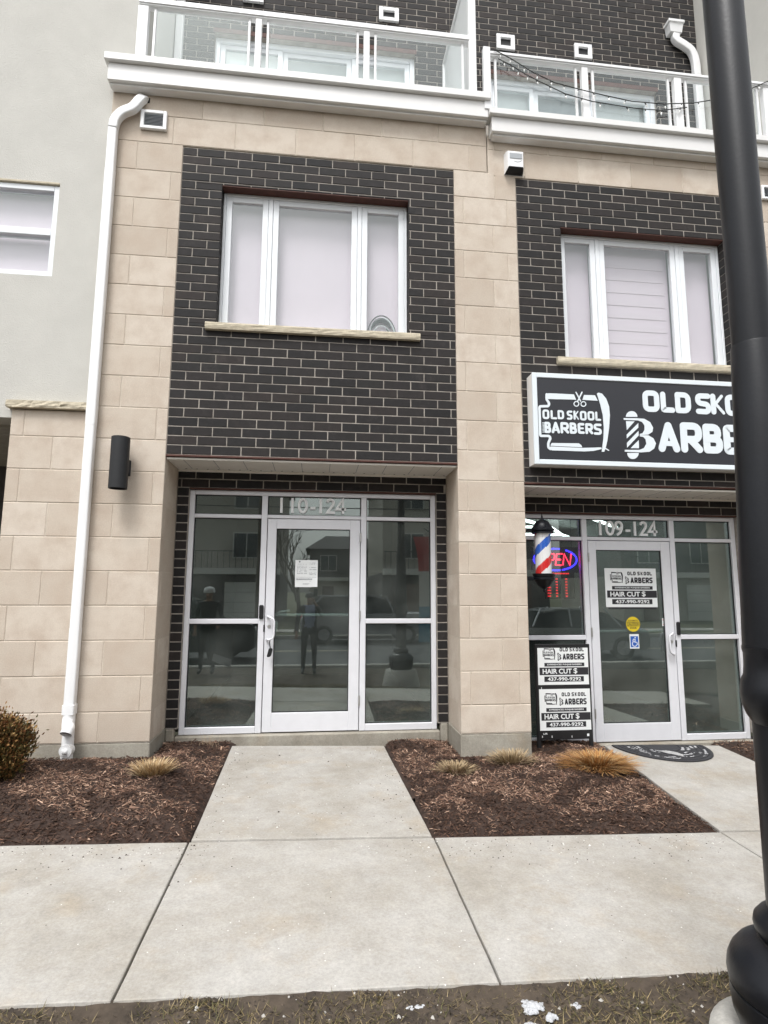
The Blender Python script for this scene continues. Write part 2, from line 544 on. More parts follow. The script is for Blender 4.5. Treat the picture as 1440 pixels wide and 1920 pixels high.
class MB:
    """collects shapes in world coordinates; build() links them as ONE mesh object"""

    def __init__(self):
        self.v, self.f, self.m = [], [], []

    def add(self, vs_, fs, mi=0):
        o = len(self.v)
        self.v.extend([tuple(a) for a in vs_])
        self.f.extend([tuple(i + o for i in f) for f in fs])
        self.m.extend([mi] * len(fs))
        return self

    def box(self, x0, x1, y0, y1, z0, z1, mi=0):
        return self.add([(x0, y0, z0), (x1, y0, z0), (x1, y1, z0), (x0, y1, z0), (x0, y0, z1), (x1, y0, z1), (x1, y1, z1), (x0, y1, z1)],
                        [(0, 3, 2, 1), (4, 5, 6, 7), (0, 1, 5, 4), (1, 2, 6, 5), (2, 3, 7, 6), (3, 0, 4, 7)], mi)

    def cbox(self, x0, x1, y0, y1, z0, z1, c=0.004, mi=0):
        """box with every edge chamfered"""
        c = min(c, (x1 - x0) * .45, (y1 - y0) * .45, (z1 - z0) * .45)
        P, idx = [], {}
        for sx in (0, 1):
            for sy in (0, 1):
                for sz in (0, 1):
                    X, Y, Z = (x0, x1)[sx], (y0, y1)[sy], (z0, z1)[sz]
                    ix, iy, iz = X + (c if sx == 0 else -c), Y + (c if sy == 0 else -c), Z + (c if sz == 0 else -c)
                    idx[(sx, sy, sz, 0)] = len(P)
                    P.append((X, iy, iz))
                    idx[(sx, sy, sz, 1)] = len(P)
                    P.append((ix, Y, iz))
                    idx[(sx, sy, sz, 2)] = len(P)
                    P.append((ix, iy, Z))
        Fs = []

        def q(ax, s):
            o = [a for a in range(3) if a != ax]
            out = []
            for (a, b) in ((0, 0), (1, 0), (1, 1), (0, 1)):
                k = [0, 0, 0]
                k[ax] = s
                k[o[0]] = a
                k[o[1]] = b
                out.append(idx[(*k, ax)])
            return out
        for ax in range(3):
            for s in (0, 1):
                Fs.append(q(ax, s))
        for ax in range(3):           # edges along ax
            o = [a for a in range(3) if a != ax]
            for a in (0, 1):
                for b in (0, 1):
                    k0, k1 = [0, 0, 0], [0, 0, 0]
                    k0[o[0]] = k1[o[0]] = a
                    k0[o[1]] = k1[o[1]] = b
                    k1[ax] = 1
                    Fs.append((idx[(*k0, o[0])], idx[(*k1, o[0])], idx[(*k1, o[1])], idx[(*k0, o[1])]))
        for sx in (0, 1):
            for sy in (0, 1):
                for sz in (0, 1):
                    Fs.append((idx[(sx, sy, sz, 0)], idx[(sx, sy, sz, 1)], idx[(sx, sy, sz, 2)]))
        return self.add(P, Fs, mi)

    def tube(self, path, r, n=10, cap=True, mi=0, sx=1.0, sy=1.0, up=None):
        """sweep an ellipse (or polygon) along a path; r may be a list"""
        path = [Vector(p) for p in path]
        rs = r if isinstance(r, (list, tuple)) else [r] * len(path)
        P, Fs = [], []
        prev = None
        for i, p in enumerate(path):
            a = path[max(i - 1, 0)]
            b = path[min(i + 1, len(path) - 1)]
            t = (b - a).normalized()
            if prev is None:
                ref = Vector(up) if up else (Vector((0, 0, 1)) if abs(t.z) < 0.9 else Vector((1, 0, 0)))
                x = ref.cross(t).normalized()
            else:
                x = (prev - t * prev.dot(t)).normalized()
            prev = x
            y = t.cross(x)
            for k in range(n):
                an = 2 * math.pi * k / n
                P.append(p + x * math.cos(an) * rs[i] * sx + y * math.sin(an) * rs[i] * sy)
        for i in range(len(path) - 1):
            for k in range(n):
                k2 = (k + 1) % n
                Fs.append((i * n + k, i * n + k2, (i + 1) * n + k2, (i + 1) * n + k))
        if cap:
            Fs.append(tuple(range(n))[::-1])
            Fs.append(tuple((len(path) - 1) * n + k for k in range(n)))
        return self.add(P, Fs, mi)

    def lathe(self, prof, cx, cy, n=24, mi=0, cap=True):
        """revolve (radius, z) profile about a vertical axis"""
        P, Fs = [], []
        for (r, z) in prof:
            for k in range(n):
                a = 2 * math.pi * k / n
                P.append((cx + r * math.cos(a), cy + r * math.sin(a), z))
        for i in range(len(prof) - 1):
            for k in range(n):
                k2 = (k + 1) % n
                Fs.append((i * n + k, i * n + k2, (i + 1) * n + k2, (i + 1) * n + k))
        if cap:
            Fs.append(tuple(range(n))[::-1])
            Fs.append(tuple((len(prof) - 1) * n + k for k in range(n)))
        return self.add(P, Fs, mi)

    def poly(self, pts, y0, y1, mi=0):
        """XZ polygon (list of (x,z)) extruded from y0 (front) to y1"""
        n = len(pts)
        P = [(x, y0, z) for x, z in pts] + [(x, y1, z) for x, z in pts]
        area = sum(pts[i][0] * pts[(i + 1) % n][1] - pts[(i + 1) % n][0] * pts[i][1] for i in range(n))
        Fs = [tuple(range(n)) if area > 0 else tuple(range(n))[::-1]]
        for i in range(n):
            j = (i + 1) % n
            Fs.append((i, i + n, j + n, j))
        return self.add(P, Fs, mi)

    def build(self, name, mat=None, parent=None, smooth=False, mats=None):
        me = bpy.data.meshes.new(name)
        off = origin_of(parent)
        me.from_pydata([(a[0] - off.x, a[1] - off.y, a[2] - off.z) for a in self.v], [], self.f)
        for mm in (mats or [mat]):
            me.materials.append(MATS[mm])
        if mats:
            me.polygons.foreach_set('material_index', self.m)
        me.update()
        if smooth:
            me.polygons.foreach_set('use_smooth', [True] * len(me.polygons))
        bm = bmesh.new()
        bm.from_mesh(me)
        bmesh.ops.recalc_face_normals(bm, faces=bm.faces)
        bm.to_mesh(me)
        bm.free()
        o = bpy.data.objects.new(name, me)
        COL.objects.link(o)
        if parent is not None:
            o.parent = parent
        return o


def auto_smooth(o, ang=40):
    """smooth shading with sharp edges above an angle"""
    me = o.data
    bm = bmesh.new()
    bm.from_mesh(me)
    for f in bm.faces:
        f.smooth = True
    for e in bm.edges:
        if len(e.link_faces) == 2 and e.calc_face_angle(0) > R(ang):
            e.smooth = False
    bm.to_mesh(me)
    bm.free()
    return o


def tag(o, label, cat, group=None, kind=None):
    if label:
        o['label'] = label
    if cat:
        o['category'] = cat
    if group:
        o['group'] = group
    if kind:
        o['kind'] = kind
    return o


def thing(name, label, cat, loc=(0, 0, 0), group=None):
    o = bpy.data.objects.new(name, None)
    o.empty_display_size = 0.2
    COL.objects.link(o)
    o.location = loc
    return tag(o, label, cat, group)


def struct(o):
    o['kind'] = 'structure'
    return o


MESHES = {}


def piece_mesh(kind, sx, sy, sz, mat, ch):
    """shared chamfered block centred on x and z, front face at y=0 going back to sy"""
    key = (kind, round(sx, 3), round(sy, 3), round(sz, 3))
    if key in MESHES:
        return MESHES[key]
    mb = MB()
    hx, hz = sx / 2, sz / 2
    c = min(ch, hx * .4, hz * .4)
    d = ch * .8
    P = [(-hx + c, 0, -hz + c), (hx - c, 0, -hz + c), (hx - c, 0, hz - c), (-hx + c, 0, hz - c),
         (-hx, d, -hz), (hx, d, -hz), (hx, d, hz), (-hx, d, hz),
         (-hx, sy, -hz), (hx, sy, -hz), (hx, sy, hz), (-hx, sy, hz)]
    Fs = [(0, 1, 2, 3), (8, 11, 10, 9)]
    for a in range(4):
        b = (a + 1) % 4
        Fs += [(4 + a, 4 + b, b, a), (8 + a, 8 + b, 4 + b, 4 + a)]
    me = bpy.data.meshes.new(kind)
    me.from_pydata(P, [], Fs)
    me.materials.append(MATS[mat])
    me.update()
    MESHES[key] = me
    return me


def place_piece(kind, parent, x0, x1, z0, z1, yf, depth, mat, ch=0.003, jit=0.0012, rot=0.0):
    me = piece_mesh(kind, x1 - x0, depth, z1 - z0, mat, ch)
    o = bpy.data.objects.new(kind, me)
    COL.objects.link(o)
    o.parent = parent
    p = Vector(((x0 + x1) / 2, yf + random.uniform(-jit, jit), (z0 + z1) / 2)) - origin_of(parent)
    o.location = p
    if rot:
        o.rotation_euler = (random.uniform(-rot, rot) * .6, random.uniform(-rot, rot) * 0.5, random.uniform(-rot, rot))
    return o


def subtract(rects, hole):
    hx0, hx1, hz0, hz1 = hole
    out = []
    for (x0, x1, z0, z1) in rects:
        if hx1 <= x0 or hx0 >= x1 or hz1 <= z0 or hz0 >= z1:
            out.append((x0, x1, z0, z1))
            continue
        if hz1 < z1:
            out.append((x0, x1, hz1, z1))
        if hz0 > z0:
            out.append((x0, x1, z0, hz0))
        a, b = max(z0, hz0), min(z1, hz1)
        if hx0 > x0:
            out.append((x0, hx0, a, b))
        if hx1 < x1:
            out.append((hx1, x1, a, b))
    return [r for r in out if r[1] - r[0] > 0.009 and r[3] - r[2] > 0.009]


BL, BH, JT = 0.267, 0.0889, 0.0105


def brick_rects(x0, x1, ztop, zbot, holes, half_first=True, phase=0.0):
    out = []
    n = 0
    z = ztop
    while z > zbot + 0.02:
        zb = max(z - BH, zbot)
        off = BL * .5 if (n % 2 == 0) == half_first else BL
        x = x0 - BL + off + phase
        while x < x1:
            a, b = max(x, x0), min(x + BL, x1)
            x += BL
            if b - a < 0.02:
                continue
            rs = [(a + JT / 2 * (a > x0 + 1e-6), b - JT / 2 * (b < x1 - 1e-6), zb + JT / 2, z - JT / 2)]
            for h in holes:
                rs = subtract(rs, h)
            out += rs
        z -= BH
        n += 1
    return out


class Brickwork:
    """places single bricks until the count limit, the rest become one joined part"""

    def __init__(self, limit=298):
        self.left = limit
        self.rest = MB()

    def lay(self, rects, parent, yf, depth=0.05):
        for (x0, x1, z0, z1) in rects:
            if self.left > 0:
                place_piece('brick', parent, x0, x1, z0, z1, yf, depth, 'dark_brick', 0.003, 0.0015, 0.006)
                self.left -= 1
            else:
                self.rest.cbox(x0, x1, yf + random.uniform(-.0015, .0015), yf + depth, z0, z1, 0.003)

    def finish(self, parent):
        if self.rest.v:
            o = self.rest.build('brickwork', 'dark_brick', parent)
            o['kind'] = 'stuff'


def wall_with_holes(mb, x0, x1, z0, z1, y0, y1, holes, mi=0):
    rs = [(x0, x1, z0, z1)]
    for h in holes:
        rs = subtract(rs, h)
    for r in rs:
        mb.box(r[0], r[1], y0, y1, r[2], r[3], mi)


# ------------------------------------------------------------------ strokes, glyphs and text
def rounded(pts, rad, closed=False, n=5):
    """polyline with rounded corners"""
    out = []
    N_ = len(pts)
    for i, p in enumerate(pts):
        p = np.array(p, float)
        if not closed and i in (0, N_ - 1):
            out.append(tuple(p))
            continue
        a, b = np.array(pts[i - 1], float), np.array(pts[(i + 1) % N_], float)
        da, db = a - p, b - p
        la, lb = np.linalg.norm(da), np.linalg.norm(db)
        if la < 1e-9 or lb < 1e-9:
            out.append(tuple(p))
            continue
        r = min(rad, la * .49, lb * .49)
        s, e = p + da / la * r, p + db / lb * r
        for k in range(n + 1):
            t = k / n
            out.append(tuple((1 - t) ** 2 * s + 2 * t * (1 - t) * p + t * t * e))
    return out


def stroke_poly(mb, pts, wd, y0, y1, closed=False, mi=0, cap=True):
    """flat ribbon of width wd along pts in the XZ plane, front at y0, back at y1"""
    P = [np.array(p, float) for p in pts]
    n = len(P)
    Lf, Rt = [], []
    for i in range(n):
        a = P[i - 1] if (closed or i > 0) else None
        b = P[(i + 1) % n] if (closed or i < n - 1) else None
        if a is not None and b is not None:
            d1 = (P[i] - a) / max(np.linalg.norm(P[i] - a), 1e-9)
            d2 = (b - P[i]) / max(np.linalg.norm(b - P[i]), 1e-9)
            d = d1 + d2
            ln = np.linalg.norm(d)
            d = d / ln if ln > 1e-6 else d1
            nn = np.array([-d[1], d[0]])
            sc = 1 / max(abs(np.dot(nn, [-d1[1], d1[0]])), 0.5)
        else:
            d = (b - P[i]) if a is None else (P[i] - a)
            d = d / max(np.linalg.norm(d), 1e-9)
            nn = np.array([-d[1], d[0]])
            sc = 1
        Lf.append(P[i] + nn * wd / 2 * sc)
        Rt.append(P[i] - nn * wd / 2 * sc)
    m = n if closed else n - 1
    V, Fs = [], []
    for i in range(n):
        V += [(Lf[i][0], y0, Lf[i][1]), (Rt[i][0], y0, Rt[i][1]), (Lf[i][0], y1, Lf[i][1]), (Rt[i][0], y1, Rt[i][1])]
    for i in range(m):
        j = (i + 1) % n
        Fs += [(4 * i, 4 * i + 1, 4 * j + 1, 4 * j), (4 * i, 4 * j, 4 * j + 2, 4 * i + 2), (4 * i + 1, 4 * i + 3, 4 * j + 3, 4 * j + 1)]
    if not closed:
        Fs += [(0, 2, 3, 1), (4 * (n - 1), 4 * (n - 1) + 1, 4 * (n - 1) + 3, 4 * (n - 1) + 2)]
        if cap:
            for (c, d) in ((P[0], P[0] - P[1]), (P[-1], P[-1] - P[-2])):
                d = d / max(np.linalg.norm(d), 1e-9)
                nn = np.array([-d[1], d[0]])
                arc = [c + (nn * math.cos(t) + d * math.sin(t)) * wd / 2 for t in np.linspace(0, math.pi, 9)]
                mb.poly([tuple(q) for q in arc], y0, y1, mi)
    mb.add(V, Fs, mi)


GL = {
    'O': [('c', [(0, 0), (0, 1), (1, 1), (1, 0)], .35)],
    'L': [('o', [(0, 1), (0, 0), (1, 0)], .12)],
    'D': [('o', [(0, 0), (0, 1)], 0), ('o', [(0, 1), (1, 1), (1, 0), (0, 0)], .48)],
    'S': [('o', [(1, 1), (0, 1), (0, .54), (1, .46), (1, 0), (0, 0)], .4)],
    'K': [('o', [(0, 1), (0, 0)], 0), ('t', [(1, 1.03), (.12, .42)], 0), ('t', [(.25, .52), (1.1, -.05)], 0)],
    'A': [('o', [(0, 0), (.5, 1)], 0), ('o', [(.5, 1), (1, 0)], 0), ('b', [(.25, .22), (.75, .22)], 0)],
    'R': [('o', [(0, 0), (0, 1)], 0), ('o', [(0, 1), (1, 1), (1, .42), (.1, .42)], .4), ('o', [(.5, .36), (1, 0)], 0)],
    'B': [('o', [(0, 0), (0, 1)], 0), ('o', [(0, 1), (.9, 1), (.9, .53), (0, .53)], .4), ('o', [(0, .49), (1, .49), (1, 0), (0, 0)], .4)],
    'E': [('o', [(1, 1), (0, 1), (0, 0), (1, 0)], .25), ('b', [(.1, .5), (.9, .5)], 0)],
}


def glyph(mb, ch, x0, x1, z0, z1, wd, y, th=0.004, mi=0):
    """rounded block letter filling the box; each stroke lies 0.4 mm in front of the last"""
    ix0, ix1, iz0, iz1 = x0 + wd / 2, x1 - wd / 2, z0 + wd / 2, z1 - wd / 2
    for k, (kind, pts, rad) in enumerate(GL[ch]):
        q = [(ix0 + (ix1 - ix0) * a, iz0 + (iz1 - iz0) * b) for a, b in pts]
        rr = rad * min(ix1 - ix0, iz1 - iz0)
        ww = wd * {'t': .55, 'b': .7}.get(kind, 1.0)
        q = rounded(q, rr, kind == 'c') if rad else q
        stroke_poly(mb, q, ww, y - th - 0.0005 * k, y, kind == 'c', mi)


def text_mesh(mb, s, x0, x1, z0, z1, y, bold=0.0, mi=0):
    """built-in font text squeezed into the box (x0..x1, z0..z1) on the plane y, facing -Y"""
    cu = bpy.data.curves.new('t', 'FONT')
    cu.body = s
    cu.size = 1.0
    cu.resolution_u = 3
    cu.offset = bold
    ob = bpy.data.objects.new('t', cu)
    COL.objects.link(ob)
    dg = bpy.context.evaluated_depsgraph_get()
    me = bpy.data.meshes.new_from_object(ob.evaluated_get(dg))
    vs_ = np.array([v.co[:] for v in me.vertices])
    fs = [tuple(p.vertices) for p in me.polygons]
    bpy.data.objects.remove(ob)
    bpy.data.curves.remove(cu)
    bpy.data.meshes.remove(me)
    if len(vs_) == 0:
        return
    a, b = vs_.min(0), vs_.max(0)
    X = x0 + (vs_[:, 0] - a[0]) / (b[0] - a[0]) * (x1 - x0)
    Z = z0 + (vs_[:, 1] - a[1]) / (b[1] - a[1]) * (z1 - z0)
    mb.add([(X[i], y, Z[i]) for i in range(len(X))], fs, mi)


NUM = {
    '1': (0.30, [([(0.15, 0), (0.15, 1)], False)]),
    '0': (0.70, [([(.33 + .25 * math.sin(t), .5 + .44 * math.cos(t)) for t in np.linspace(0, 2 * math.pi, 25)[:-1]], True)]),
    '2': (0.66, [([(.06, .76), (.10, .87), (.20, .94), (.32, .94), (.44, .87), (.48, .74), (.43, .58), (.28, .36), (.06, .07), (.58, .07)], False)]),
    '4': (0.74, [([(.50, 0), (.50, .97), (.07, .30), (.70, .30)], False)]),
    '9': (0.68, [([(.31 + .23 * math.sin(t), .70 + .25 * math.cos(t)) for t in np.linspace(0, 2 * math.pi, 19)[:-1]], True), ([(.55, .72), (.52, .45), (.40, .2), (.16, .03)], False)]),
    '-': (0.50, [([(.08, .34), (.42, .34)], False)]),
}


def numerals(s, xc, z0, h, y, parent, name='address_numeral'):
    """raised numerals; centres measured on the photograph, in letter heights"""
    cen = [0, .715, 1.40, 2.06, 2.58, 3.27, 3.95]
    mid = {'1': .15, '0': .33, '2': .32, '4': .40, '9': .33, '-': .25}
    for c, q in zip(s, cen):
        wd, strokes = NUM[c]
        x = xc + (q - mid[c]) * h
        mb = MB()
        for k, (pts, cl) in enumerate(strokes):
            stroke_poly(mb, [(x + a * h, z0 + b * h) for a, b in pts], h * .165, y - .016 - .0006 * k, y, cl, cap=False)
        for zz in (.22, .80) if c == '1' else ((.07, .34) if c == '4' else ((.34,) if c == '-' else (.06, .94))):
            xx = x + (.50 if c == '4' else mid[c]) * h
            mb.tube([(xx, y - .003, z0 + zz * h), (xx, .5848, z0 + zz * h)], .004, 6)
        mb.build(name, 'letter_silver', parent)


def noise2(x, y, s=1.0, seed=0):
    return (math.sin(x * 1.7 * s + seed) * math.cos(y * 2.3 * s + seed * 1.3) + .5 * math.sin(x * 4.1 * s + y * 3.1 * s + seed * 2.1) + .25 * math.sin(x * 9.3 * s - y * 7.7 * s + seed)) / 1.75


# ================================================================== THE GROUND
def g(x, y):
    """paved level: falls to the street and to the right"""
    if y >= -2.93:
        return 0.02 * y - 0.025 * (x - 0.7)
    return 0.02 * -2.93 - 0.025 * (x - 0.7) * max(0, 1 + (y + 2.93) / 9) + 0.055 * (y + 2.93)


KERB_Y = -7.4
ROAD_Z = g(0.7, KERB_Y) - 0.12

# one sheet to the horizon under everything
mb = MB()
S = 600
mb.add([(-S, -S, ROAD_Z - .10), (S, -S, ROAD_Z - .10), (S, S, ROAD_Z - .10), (-S, S, ROAD_Z - .10)], [(0, 1, 2, 3)])
struct(mb.build('ground', 'far_grass'))

# verge between pavement and kerb
mb = MB()
xs = np.concatenate([np.linspace(-30, -1, 12), np.linspace(-.8, 5, 190), np.linspace(5.5, 34, 12)])
ys = np.concatenate([np.linspace(-2.86, -3.7, 40), np.linspace(-3.8, KERB_Y, 22)])
P = []
for y in ys:
    for x in xs:
        bump = 0.018 * noise2(x, y, 2.2) + 0.010 * noise2(x, y, 7.0, 3) if -1 < x < 5 else 0
        lip = -0.035 + 0.033 * max(0, 1 - abs(y + 2.93) / .16) * (.86 + .22 * noise2(x, y, 5.3, 8) + .12 * noise2(x, y, 19, 3)) - (.02 if y > -2.885 else 0)
        P.append((x, y, g(x, y) + lip + bump * min(1, max(0, (-y - 2.85) * 6))))
nx = len(xs)
Fs = [(i * nx + j, i * nx + j + 1, (i + 1) * nx + j + 1, (i + 1) * nx + j) for i in range(len(ys) - 1) for j in range(nx - 1)]
mb.add(P, Fs)
struct(mb.build('verge', 'verge_soil', smooth=True))

# street
mb = MB()
mb.box(-200, 200, -16.5, KERB_Y - .18, ROAD_Z - .2, ROAD_Z)
road = struct(mb.build('road', 'asphalt'))
mb = MB()
for x in range(-60, 60, 6):
    mb.box(x, x + 3, -12.06, -11.94, ROAD_Z + .001, ROAD_Z + .005)
o = mb.build('lane_marking', 'road_paint', road)
mb = MB()
mb.cbox(-60, 60, KERB_Y - .18, KERB_Y, ROAD_Z - .1, ROAD_Z + .14, .02)
struct(mb.build('kerb', 'kerb'))
mb = MB()
mb.cbox(-60, 60, -16.68, -16.5, ROAD_Z - .1, ROAD_Z + .14, .02)
struct(mb.build('kerb', 'kerb'))
mb = MB()
mb.box(-90, 90, -60, -16.68, ROAD_Z - .09, ROAD_Z + .11)
struct(mb.build('lawn', 'far_grass'))
mb = MB()
mb.box(-90, 90, -20.2, -18.6, ROAD_Z + .112, ROAD_Z + .135)
struct(mb.build('sidewalk', 'kerb'))

# pavement of cast slabs
side = struct(tag(bpy.data.objects.new('sidewalk', None), None, None))
COL.objects.link(side)


def slab(parent, quad, th=0.11, name='slab', mat='sidewalk_concrete', gap=.004):
    """quad: four (x, y) corners anticlockwise; rounded arris; top follows g()"""
    c = np.mean(quad, axis=0)
    P, Fs = [], []
    rings = []
    q = [np.array(a, float) for a in quad]
    rnd = []
    for k in range(4):
        a, b = q[k], q[(k + 1) % 4]
        for t in np.linspace(0, 1, 9)[:-1]:
            rnd.append(a + (b - a) * t)
    n = len(rnd)
    for (ins, dz) in ((gap, -th), (gap, -.012), (gap + .002, -.003), (gap + .007, 0.0), (.10, 0.0)):
        ring = []
        for p in rnd:
            d = c - p
            # inset towards the centre along each axis
            s = np.array([min(abs(d[0]), ins) * np.sign(d[0]), min(abs(d[1]), ins) * np.sign(d[1])])
            pp = p + s
            wob = 0.0025 * noise2(p[0], p[1], 6) if ins < .02 else 0
            ring.append((pp[0] + wob, pp[1] + wob, g(pp[0], pp[1]) + dz))
        rings.append(ring)
    for r_ in rings:
        P += r_
    for k in range(len(rings) - 1):
        for i in range(n):
            j = (i + 1) % n
            Fs.append((k * n + i, k * n + j, (k + 1) * n + j, (k + 1) * n + i))
    Fs.append(tuple((len(rings) - 1) * n + i for i in range(n)))
    m_ = MB()
    m_.add(P, Fs)
    return m_.build(name, mat, parent)


SB, SF = -1.62, -2.92
for (xa, xb) in ((-4.0, -2.35), (-2.35, -.80), (-.80, .675), (.675, 2.145), (2.145, 4.05), (4.05, 5.6), (5.6, 7.2)):
    slab(side, [(xa, SF), (xb, SF), (xb, SB), (xa, SB)])
wa = struct(tag(bpy.data.objects.new('walkway', None), None, None))
COL.objects.link(wa)
slab(wa, [(.675, SB + .012), (2.145, SB + .012), (2.075, .37), (.635, .37)], gap=.010)
wb = struct(tag(bpy.data.objects.new('walkway', None), None, None))
COL.objects.link(wb)
slab(wb, [(4.05, SB + .012), (5.42, SB + .012), (5.52, .37), (4.27, .37)], gap=.010)
# dark soil showing in the joints
mb = MB()
P = []
for y in np.linspace(-2.9, .9, 8):
    for x in np.linspace(-4.2, 8, 14):
        P.append((x, y, g(x, y) - .045))
mb.add(P, [(i * 14 + j, i * 14 + j + 1, (i + 1) * 14 + j + 1, (i + 1) * 14 + j) for i in range(7) for j in range(13)])
struct(mb.build('soil', 'mulch_soil'))

# ================================================================== THE ROW OF HOUSES
DZB = -0.175                 # the shop at the right stands a little lower
DXB = 3.40
houseA = thing('row_house', 'beige stone row house with dark brick panel and vacant glazed entrance', 'house', (1.3, 0.3, 0))
houseB = thing('row_house', 'beige stone row house with barber shop below the white framed window', 'house', (4.8, 0.3, 0))
houseC = thing('row_house', 'cream stucco house with small stacked window beside the long downspout', 'house', (-2.6, 0.3, 0))
houseD = thing('row_house', 'cream stucco house corner behind the black lamp post', 'house', (7.8, 0.3, 0))

SJ = 0.0055                   # stone joint
ST = 0.10                    # stone thickness
winA = (0.392, 2.254, 3.955, 5.41)
sillA = (0.298, 2.364, 3.888, 3.955)
winB = (3.875, 5.735, 3.795, 5.25)
sillB = (3.775, 5.80, 3.728, 3.795)

# --- stone walls
mb = MB()
mb.box(-1.352, -0.004, .0042, .7, .145, 3.04)
mb.box(-0.698, -0.004, .0042, .12, 3.04, 5.80)
mb.box(2.734, 3.396, .0042, .7, .145, 5.80)
mb.box(-0.698, 3.09, .0042, .12, 5.80, 6.36)
stoneA = mb.build('stone_wall', 'mortar_stone', houseA)
mb = MB()
mb.box(6.134, 6.80, .0042, .7, -.03, 5.80)
mb.box(3.10, 6.80, .0047, .12, 5.80, 6.24)
stoneB = mb.build('stone_wall', 'mortar_stone', houseB)


def stone(parent, x0, x1, z0, z1, yf=0.0, depth=ST):
    place_piece('stone_block', parent, x0 + SJ / 2, x1 - SJ / 2, z0 + SJ / 2, z1 - SJ / 2, yf, depth, 'stone', 0.005, 0.001, 0.0015)


def course_joints(odd, x0, x1):
    base = -0.10 if odd else -0.43
    js = [base + .6 * k for k in range(-4, 14)]
    return [x0] + [j for j in js if x0 + .05 < j < x1 - .05] + [x1]


for k in range(1, 19):
    zt, zb = 5.5 - .3 * (k - 1), max(5.5 - .3 * k, 0.148)
    if k == 18:
        zt, zb = 0.4, 0.148
    odd = k % 2 == 1
    low = zt <= 3.11
    xl = -1.356 if low else -0.70
    if zt > 3.045 and zt <= 3.11:
        zt_w = 3.045
    else:
        zt_w = zt
    # left pier, wing and return into the recess
    js = [xl] + [j for j in ((-1.24, -.70, -.10) if odd else (-.985, -.43)) if j > xl + .05] + [0.0]
    rec = zt <= 2.81
    for a, b in zip(js[:-1], js[1:]):
        top = zt_w if (b <= -.69 and low) else zt
        if b == 0.0 and odd and rec:
            stone(stoneA, a, b, zb, top, 0, .5)
        else:
            stone(stoneA, a, b, zb, top, 0, ST)
    if rec and not odd:
        stone(stoneA, -.10, 0.0, zb, zt, ST + .002, .4)
    # right pier
    js = [2.73, 2.83, 3.295, 3.40] if odd else [2.73, 3.14, 3.40]
    for i, (a, b) in enumerate(zip(js[:-1], js[1:])):
        stone(stoneA, a, b, zb, zt, 0, .5 if (rec and odd and b - a < .2) else ST)
    if rec and not odd:
        stone(stoneA, 2.73, 2.83, zb, zt, ST + .002, .4)
        stone(stoneA, 3.30, 3.40, zb, zt, ST + .002, .4)
    if rec and not odd:
        stone(stoneB, 6.13, 6.23, zb - (.15 if k == 18 else 0), zt, ST + .002, .4)
    # the far pier beyond the shop
    if k >= 1:
        js = [6.13, 6.23, 6.80] if odd else [6.13, 6.54, 6.80]
        for a, b in zip(js[:-1], js[1:]):
            stone(stoneB, a, b, zb - (.15 if k == 18 else 0), zt, 0, .5 if (rec and odd and b - a < .2) else ST)
for (zb, zt, odd) in ((5.8, 6.1, True), (6.1, 6.345, False)):
    js = course_joints(odd, -0.70, 3.09)
    for a, b in zip(js[:-1], js[1:]):
        stone(stoneA, a, b, zb, zt)
for (x0, x1) in ((-.70, 0.0), (2.73, 3.40)):
    stone(stoneA, x0, x1 - .23 if x0 > 0 else -.43, 5.5, 5.8)
    stone(stoneA, x1 - .23 if x0 > 0 else -.43, x1, 5.5, 5.8)
for (zb, zt, odd) in ((5.77, 6.07, True), (6.07, 6.215, False)):
    js = course_joints(odd, 3.10, 6.80)
    for a, b in zip(js[:-1], js[1:]):
        stone(stoneB, a, b, zb, zt)
stone(stoneB, 6.13, 6.80, 5.5, 5.77)

# concrete footing strip under the stone
mb = MB()
for (a, b) in ((-1.36, .002), (2.728, 3.398)):
    mb.cbox(a, b, .004, .52, -.45, .142, .008)
mb.cbox(0.004, .085, .498, .56, -.45, .135, .012)
mb.cbox(2.648, 2.726, .498, .56, -.45, .135, .012)
mb.cbox(0.0855, 2.6475, .505, .70, -.45, .064, .012)
mb.build('foundation', 'foundation_concrete', houseA)
mb = MB()
mb.cbox(6.128, 6.80, .004, .52, -.55, -.005, .008)
mb.cbox(3.404, 3.485, .498, .56, -.55, -.04, .012)
mb.cbox(6.048, 6.126, .498, .56, -.55, -.04, .012)
mb.cbox(3.4855, 6.0475, .505, .70, -.55, -.111, .012)
mb.build('foundation', 'foundation_concrete', houseB)


# --- dark brick panels
def brick_panel(house, x0, x1, ztop, zbot, holes, bw, half_first):
    mb = MB()
    wall_with_holes(mb, x0, x1, zbot, ztop, .0045, .13, [(h[0] - .005, h[1] + .005, h[2] - .002, h[3] + .002) for h in holes])
    p = mb.build('brick_wall', 'mortar_dark', house)
    bw.lay(brick_rects(x0 + .003, x1 - .003, ztop, zbot, holes, half_first), p, 0.0, .118)
    return p


bwA, bwB = Brickwork(), Brickwork()
brick_panel(houseA, 0.0, 2.73, 5.785, 2.672, [winA, sillA], bwA, True)
brick_panel(houseB, 3.40, 6.13, 5.762, 2.500, [winB, sillB], bwB, True)


def steel(house, x0, x1, z0, z1, y0, y1):
    mb = MB()
    mb.cbox(x0, x1, y0, y1, z0, z1, .002)
    return mb.build('steel_lintel', 'lintel_steel', house)


steel(houseA, .002, 2.728, 2.653, 2.6705, -.004, .11)
steel(houseB, 3.402, 6.128, 2.481, 2.4985, -.004, .11)
steel(houseA, winA[0] - .0, winA[1] + .0, winA[3] - .012, winA[3] - .0005, .004, .125)
steel(houseB, winB[0], winB[1], winB[3] - .012, winB[3] - .0005, .004, .125)


